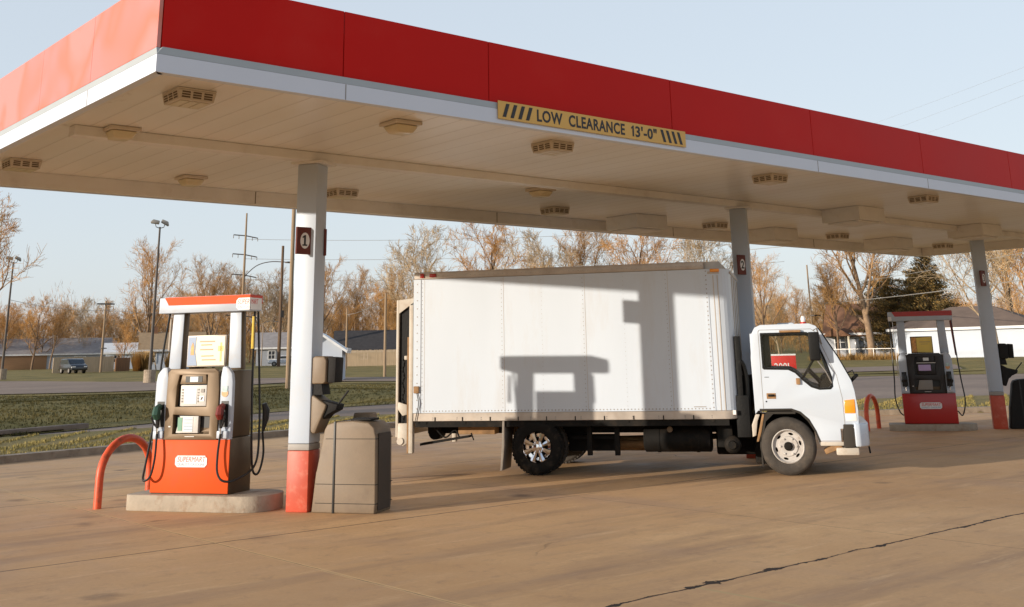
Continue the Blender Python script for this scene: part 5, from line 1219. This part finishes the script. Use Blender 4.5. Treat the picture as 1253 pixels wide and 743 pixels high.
# cars
def car(label,x,y,rz,L_,paint,suv=True):
    t=thing('parked_car',label,'car',(x,y,H(x,y)),R(rz))
    hl=L_/2;w_=.88
    prof=[(-hl,.35),(-hl+.05,.75),(-hl+.2,.98),(-hl+.5,1.48),(-hl+.8,1.58),(.35,1.60),(.75,1.45),(1.15,1.05),(hl-.25,.92),(hl-.03,.75),(hl,.35)]
    if not suv: prof=[(-hl,.35),(-hl+.05,.8),(-hl+.7,.95),(-hl+1.2,1.38),(.3,1.42),(1.0,.98),(hl-.3,.85),(hl,.6),(hl,.35)]
    mb=MB();mb.prism(prof,-w_,w_,'y');body=obj('body',mb,paint,t,bevel=.08,seg=3)
    zt=1.50 if suv else 1.33
    mb=MB();mb.prism([(-hl+.55,1.0),(1.0,1.0),(.68,zt-.04),(.3,zt),(-hl+.75,zt)],-w_-.004,w_+.004,'y');obj('side_windows',mb,CARG,t)
    mb=MB();mb.add([(.78,-w_+.12,1.44 if suv else 1.2),(.78,w_-.12,1.44 if suv else 1.2),(1.16,w_-.08,1.07),(1.16,-w_+.08,1.07)],[(0,1,2,3)]);
    for v in range(4): mb.v[v]=(mb.v[v][0]+.03,mb.v[v][1],mb.v[v][2]+.02)
    mb.box(-hl+.16,-hl+.2,-w_+.15,w_-.15,1.05,1.35);obj('windshield',mb,CARG,t)
    for sx in (-1,1):
        for sy in (-1,1):
            mb=MB();cx=sx*(hl-.85);yy=sy*(w_-.1);mb.lathe([(.2,yy-.11),(.33,yy-.10),(.33,yy+.10),(.2,yy+.11)],(cx,0,.33),'y',20);wh=obj('wheel',mb,RUBBER,t,smooth=True)
            mb=MB();mb.lathe([(.2,yy-.115),(.2,yy+.115)],(cx,0,.33),'y',16);obj('rim',mb,GREY,wh)
    for sy in (-1,1):
        mb=MB();mb.box(hl-.06,hl+.01,sy*.62-.16,sy*.62+.16,.66,.78);obj('headlight',mb,CLEARL,t)
        mb=MB();mb.box(-hl-.02,-hl+.05,sy*.68-.1,sy*.68+.1,.8,.98);obj('tail_light',mb,REDLENS,t)
    return t
car('dark suv parked on the grass edge in front of the pale board fence',43.8,127.8,272,3.9,CARD)
car('white car parked beside the grey blue house left of the column',76.5,140.5,150,4.2,CARW,False)
car('dark suv parked beside the grey blue house, right of the white car',77.8,137.5,150,4.3,CARD)
# red price board seen through the cab windows
t=thing('price_board','small red board with white digits seen through the truck cab window','price board',(48.2,35.9,base(48.2,35.9)),R(-54))
mb=MB();mb.box(-.62,.62,-.03,.03,.55,1.35);pb=obj('board',mb,SIGNR,t,bevel=.01)
mb=MB();mb.box(-.62,.62,-.035,.035,1.35,1.43);obj('board_top',mb,H_TRIM,pb)
text('digits','200!',.52,(-.5,-.0305,.62),LOGOW,pb,squeeze=.85,bold=.006)
mb=MB();mb.box(-.55,-.47,-.02,.02,-.1,.55);mb.box(.47,.55,-.02,.02,-.1,.55);obj('board_leg',mb,STEEL,t)
# yard playset
t=thing('wooden_playset','small wooden playset frame beside the shaded brown fence','playset',(54.6,132.5,H(54.6,132.5)),R(20))
for s in (-1,1):
    mb=MB();mb.tube([(s*.2,0,2.2),(s*.75,0,0)],.07,6);mb.tube([(s*.2,1.2,2.2),(s*.75,1.2,0)],.07,6);obj('frame_legs',mb,FEN,t)
mb=MB();mb.box(-.45,.45,0,1.2,1.1,1.2);mb.box(-.25,.25,0,1.2,2.1,2.25);obj('platform',mb,FEN,t)
t=thing('culvert','low concrete culvert with two dark openings at the left edge','culvert',(9.1,29.75,0),R(26))
mb=MB();mb.prism([(-3.2,-.35),(2.2,-.35),(2.2,.16),(-3.2,.16)],0,.25,'y',[[(-2.9,-.3),(-1.15,-.3),(-1.15,.06),(-2.9,.06)],[(-.75,-.3),(1.35,-.3),(1.35,.06),(-.75,.06)]]);obj('headwall',mb,CULV,t,bevel=.02)
mb=MB();mb.box(-3.2,2.2,.26,.30,-.35,.15);obj('culvert_back',mb,BLACK,t)
#@@TREES
# ------------------------------------------------------------------ trees
def tree_meshes(seed,Ht,trunk_h,spread,n1,n2,n3,n4,r0,mats,upright=.5,lean=0,tw=.018):
    rd=random.Random(seed);tk=MB();cr=MB()
    def rv(): return Vector((rd.gauss(0,1),rd.gauss(0,1),rd.gauss(0,1))).normalized()
    def limb(p,d,L_,r,lvl):
        nseg={0:7,1:6,2:4,3:3,4:2}[lvl];pts=[p.copy()];rr=[r];q=p.copy();dd=d.copy()
        wob={0:.09,1:.22,2:.26,3:.3,4:.3}[lvl]
        for k in range(nseg):
            dd=(dd+rv()*wob+Vector((0,0,1))*(.10 if lvl in(1,2) else .03)).normalized();q=q+dd*(L_/nseg);pts.append(q.copy());rr.append(max(r*(1-.80*(k+1)/nseg),tw*.45))
        mb=tk if lvl<=1 else cr
        mb.tube(pts,rr,{0:9,1:6,2:4,3:3,4:3}[lvl],False)
        if lvl==4:return
        cnt={0:n1,1:n2,2:n3,3:n4}[lvl]
        for c in range(cnt):
            t0={0:trunk_h/Ht*1.15,1:.22,2:.18,3:.1}[lvl];f=t0+(1-t0)*((c+rd.random())/cnt)**(.9);f=min(f,.98);k=f*nseg;i=min(int(k),nseg-1);pp=pts[i].lerp(pts[i+1],k-i);ax=(pts[i+1]-pts[i]).normalized()
            a=rd.uniform(0,6.283) if lvl else c*2.4+rd.uniform(-.4,.4);o=ax.orthogonal().normalized();o=o*math.cos(a)+ax.cross(o)*math.sin(a)
            sp={0:spread*(1.15-.55*f),1:.8,2:.85,3:.9}[lvl];nd=(ax+o*sp*rd.uniform(.8,1.25)+Vector((0,0,upright*.35))).normalized()
            nl={0:Ht*.50*(1.15-.62*f),1:L_*.50*(1.15-.5*f),2:L_*.52,3:L_*.55}[lvl]*rd.uniform(.75,1.15)
            limb(pp,nd,nl,max(rr[i]*{0:.58,1:.55,2:.5,3:.55}[lvl],tw),lvl+1)
    limb(Vector((0,0,-.3)),Vector((lean,0,1)).normalized(),Ht*.80,r0,0)
    m1=bpy.data.meshes.new('trunk');m1.from_pydata(tk.v,[],tk.f);m1.materials.append(mats[0]);m1.polygons.foreach_set('use_smooth',[True]*len(m1.polygons))
    m2=bpy.data.meshes.new('crown');m2.from_pydata(cr.v,[],cr.f);m2.materials.append(mats[1])
    return m1,m2
def put_tree(ms,x,y,s,rz,label,group,cat='tree',name='bare_tree',z=None,mat=None,sxy=1):
    t=thing(name,label,cat,(x,y,(H(x,y) if z is None else z)-.1),rz,group);t.scale=(s*sxy,s*sxy,s)
    for nm,me in zip(('trunk','crown'),ms):
        o=bpy.data.objects.new(nm,me);col.objects.link(o);o.parent=t
    return t
V=[tree_meshes(11,14,2.6,.95,10,7,7,7,.24,(BARK,TWIG)),tree_meshes(12,15,3,.8,11,7,7,6,.25,(BARK,TWIGD)),tree_meshes(13,13,2,1.1,11,7,7,6,.20,(BARKL,TWIGP)),
   tree_meshes(14,16,3.5,.75,12,7,6,6,.26,(BARK,TWIG)),tree_meshes(15,10,1.2,1.05,10,7,7,6,.16,(BARK,TWIG),tw=.016)]
BIGT=tree_meshes(31,16,3.6,1.2,12,8,7,6,.42,(BARKM,TWIGD),tw=.024,upright=.3)
rd=random.Random(99)
def P(az,D): return D*math.cos(R(az)),D*math.sin(R(az))
# far treeline
GT='bare trees of the distant treeline'
LT='bare tawny tree in the long treeline behind the houses'
for k in range(100):
    az=22+ (84-22)*(k+.5)/100+rd.uniform(-.4,.4);D=rd.uniform(195,235) if az>48 else rd.uniform(165,215)
    x,y=P(az,D);s=rd.uniform(.66,1.02)*(1.0 if az>48 else .72)*D/215*(.8 if az>69 else 1);put_tree(V[rd.randrange(5)],x,y,s*1.12,rd.uniform(0,6.28),LT,GT)
for k in range(90):
    az=22+ (84-22)*(k+.5)/90+rd.uniform(-.5,.5);D=rd.uniform(240,280)
    x,y=P(az,D);s=rd.uniform(.75,1.0)*(1 if az>48 else .8)*(.85 if az>69 else 1);put_tree(V[rd.randrange(5)],x,y,s,rd.uniform(0,6.28),LT,GT)
# individually placed nearer trees
sp=[(0,26.3,101.6,1.15,1.1,'large bare tree whose branches reach in from the left edge'),
(3,61,150,1.02,2.1,'tallest tawny tree in the left gap beneath the canopy'),
(1,67,142,.90,0.4,'dark limbed bare tree right of the left floodlight pole'),
(3,88,150,.95,1.7,'tawny bare tree immediately right of the left column'),
(4,94,142,.9,2.9,'low spreading bare tree left of the truck tail lift'),
(2,76.5,106,1.18,.3,'pale bare tree rising above the rear of the truck box'),
(0,80.0,99,1.15,1.3,'bare tree with fine branches above the rear third of the truck box'),
(2,76,88,1.02,4.0,'pale golden bare tree above the truck box middle, left one'),
(1,84,88,1.05,5.0,'golden bare tree above the middle of the truck box'),
(0,80,77,1.02,3.4,'golden bare tree above the front half of the truck box'),
(2,87,74.5,1.05,2.2,'pale bare tree partly behind the middle column'),
(3,86,66,.60,2.0,'short bare tree between the middle column and the truck cab'),
(2,98.2,49.6,1.08,.8,'pale twisting bare tree behind the white building at the right edge'),
(0,112,52,1.15,1.8,'tall tawny bare tree behind the right column'),
(1,124,60,1.0,.2,'brown bare tree behind the evergreens'),
(4,120,83,.85,.9,'small bare tree behind the rusty roofed bungalow'),
(4,52.5,136,.55,.9,'small bare tree standing in front of the tan garage front')]
for v,x,y,s,rz,l in sp: put_tree(V[v],x,y,s,rz,l,None)
put_tree(BIGT,104.3,66.4,1.02,.9,'huge bare tree with thick forked limbs beside the white bungalow',None)
put_tree(V[3],101.5,68.5,.62,2.5,'slender forked tree just left of the huge bare tree',None)
# trees outside the left of the view: their long shadows darken the ditch grass
for k,(x,y,s) in enumerate([(-20,38,.62),(-26,44,.66),(-31,51,.7),(-24,56,.7),(-34,62,.75),(-22,66,.7),(-40,47,.75),(-45,58,.8)]):
    put_tree(V[(k*2)%5],x,y,s,k*1.3,'bare roadside tree beyond the left edge of the view','trees left of the view',sxy=1.3)
# evergreens
def evergreen(seed,Ht,wd,nb,nl,irregular=.3,pw=.75):
    rd=random.Random(seed);tk=MB();cr=MB();tk.tube([(0,0,-.3),(0,0,Ht*.5),(.1,0,Ht*.97)],[.25,.16,.03],8,False)
    for b_ in range(nb):
        f=(b_+rd.random())/nb;z=Ht*(.10+.88*f);R_=wd*(1-f)**pw*min(1,.45+f*1.6)*rd.uniform(1-irregular,1+irregular*.6)+.25;a=b_*2.399+rd.uniform(-.3,.3);dr=Vector((math.cos(a),math.sin(a),rd.uniform(-.05,.35)))
        tk.tube([(0,0,z),tuple(Vector((0,0,z))+dr*R_)],[.045,.012],3,False)
        for _ in range(int(nl*(R_/wd+.25))):
            t_=rd.random()**.6;p=Vector((0,0,z))+dr*R_*t_+Vector((rd.gauss(0,.22),rd.gauss(0,.22),rd.gauss(0,.14)-.1))*(.5+R_*.25)
            n_=Vector((rd.gauss(0,1),rd.gauss(0,1),rd.gauss(0,1))).normalized();u=n_.orthogonal().normalized();v_=n_.cross(u);s_=rd.uniform(.05,.105);i=len(cr.v);cr.v+=[tuple(p-u*s_*1.7),tuple(p+v_*s_*.6),tuple(p+u*s_*1.7),tuple(p-v_*s_*.6)];cr.f.append((i,i+1,i+2,i+3))
    m1=bpy.data.meshes.new('trunk');m1.from_pydata(tk.v,[],tk.f);m1.materials.append(BARK)
    m2=bpy.data.meshes.new('crown');m2.from_pydata(cr.v,[],cr.f);m2.materials.append(EVER);m2.materials.append(EVERG)
    for p in m2.polygons:p.material_index=1 if rd.random()<.6 else 0
    return m1,m2
E1=evergreen(5,10.5,4.6,150,190,.55,.42);E2=evergreen(6,11.5,3.2,130,160,.5,.6)
put_tree(E1,113.5,69.8,.86,.2,'broad dark evergreen left of the two beyond the second pump',None,name='evergreen_tree')
put_tree(E2,113.5,64.6,1.0,1.2,'taller pointed evergreen nearer the right column',None,name='evergreen_tree')
put_tree(E1,118.5,68.5,.95,2.4,'evergreen filling the gap between the two dark evergreens',None,name='evergreen_tree')
# woods: one mass of brush behind everything
rd=random.Random(17);mb=MB()
for k in range(190000):
    az=rd.uniform(18,88);D=rd.uniform(205,330) if az>46 else rd.uniform(185,320);x,y=P(az,D)
    z=H(x,y);hh=(6.5+11*abs(mn.noise(Vector((az*.75,D*.03,0))))+3.5*rd.random())*(1 if az>48 else .8);t_=rd.random();px=x;py=y;zz=z+hh*t_**.8*.9
    a=rd.uniform(0,6.28);l=rd.uniform(.8,2.1);w_=rd.uniform(.018,.042);dx,dy,dz=math.cos(a)*.5*l,math.sin(a)*.5*l,l*rd.uniform(.3,1);i=len(mb.v)
    mb.v+=[(px-w_*math.sin(a),py+w_*math.cos(a),zz),(px+w_*math.sin(a),py-w_*math.cos(a),zz),(px+dx,py+dy,zz+dz)];mb.f.append((i,i+1,i+2))
tag(raw('woods',mb,BRUSH),'tawny mass of leafless brush and woods along the horizon','woods',kind='stuff')
hz=MB()
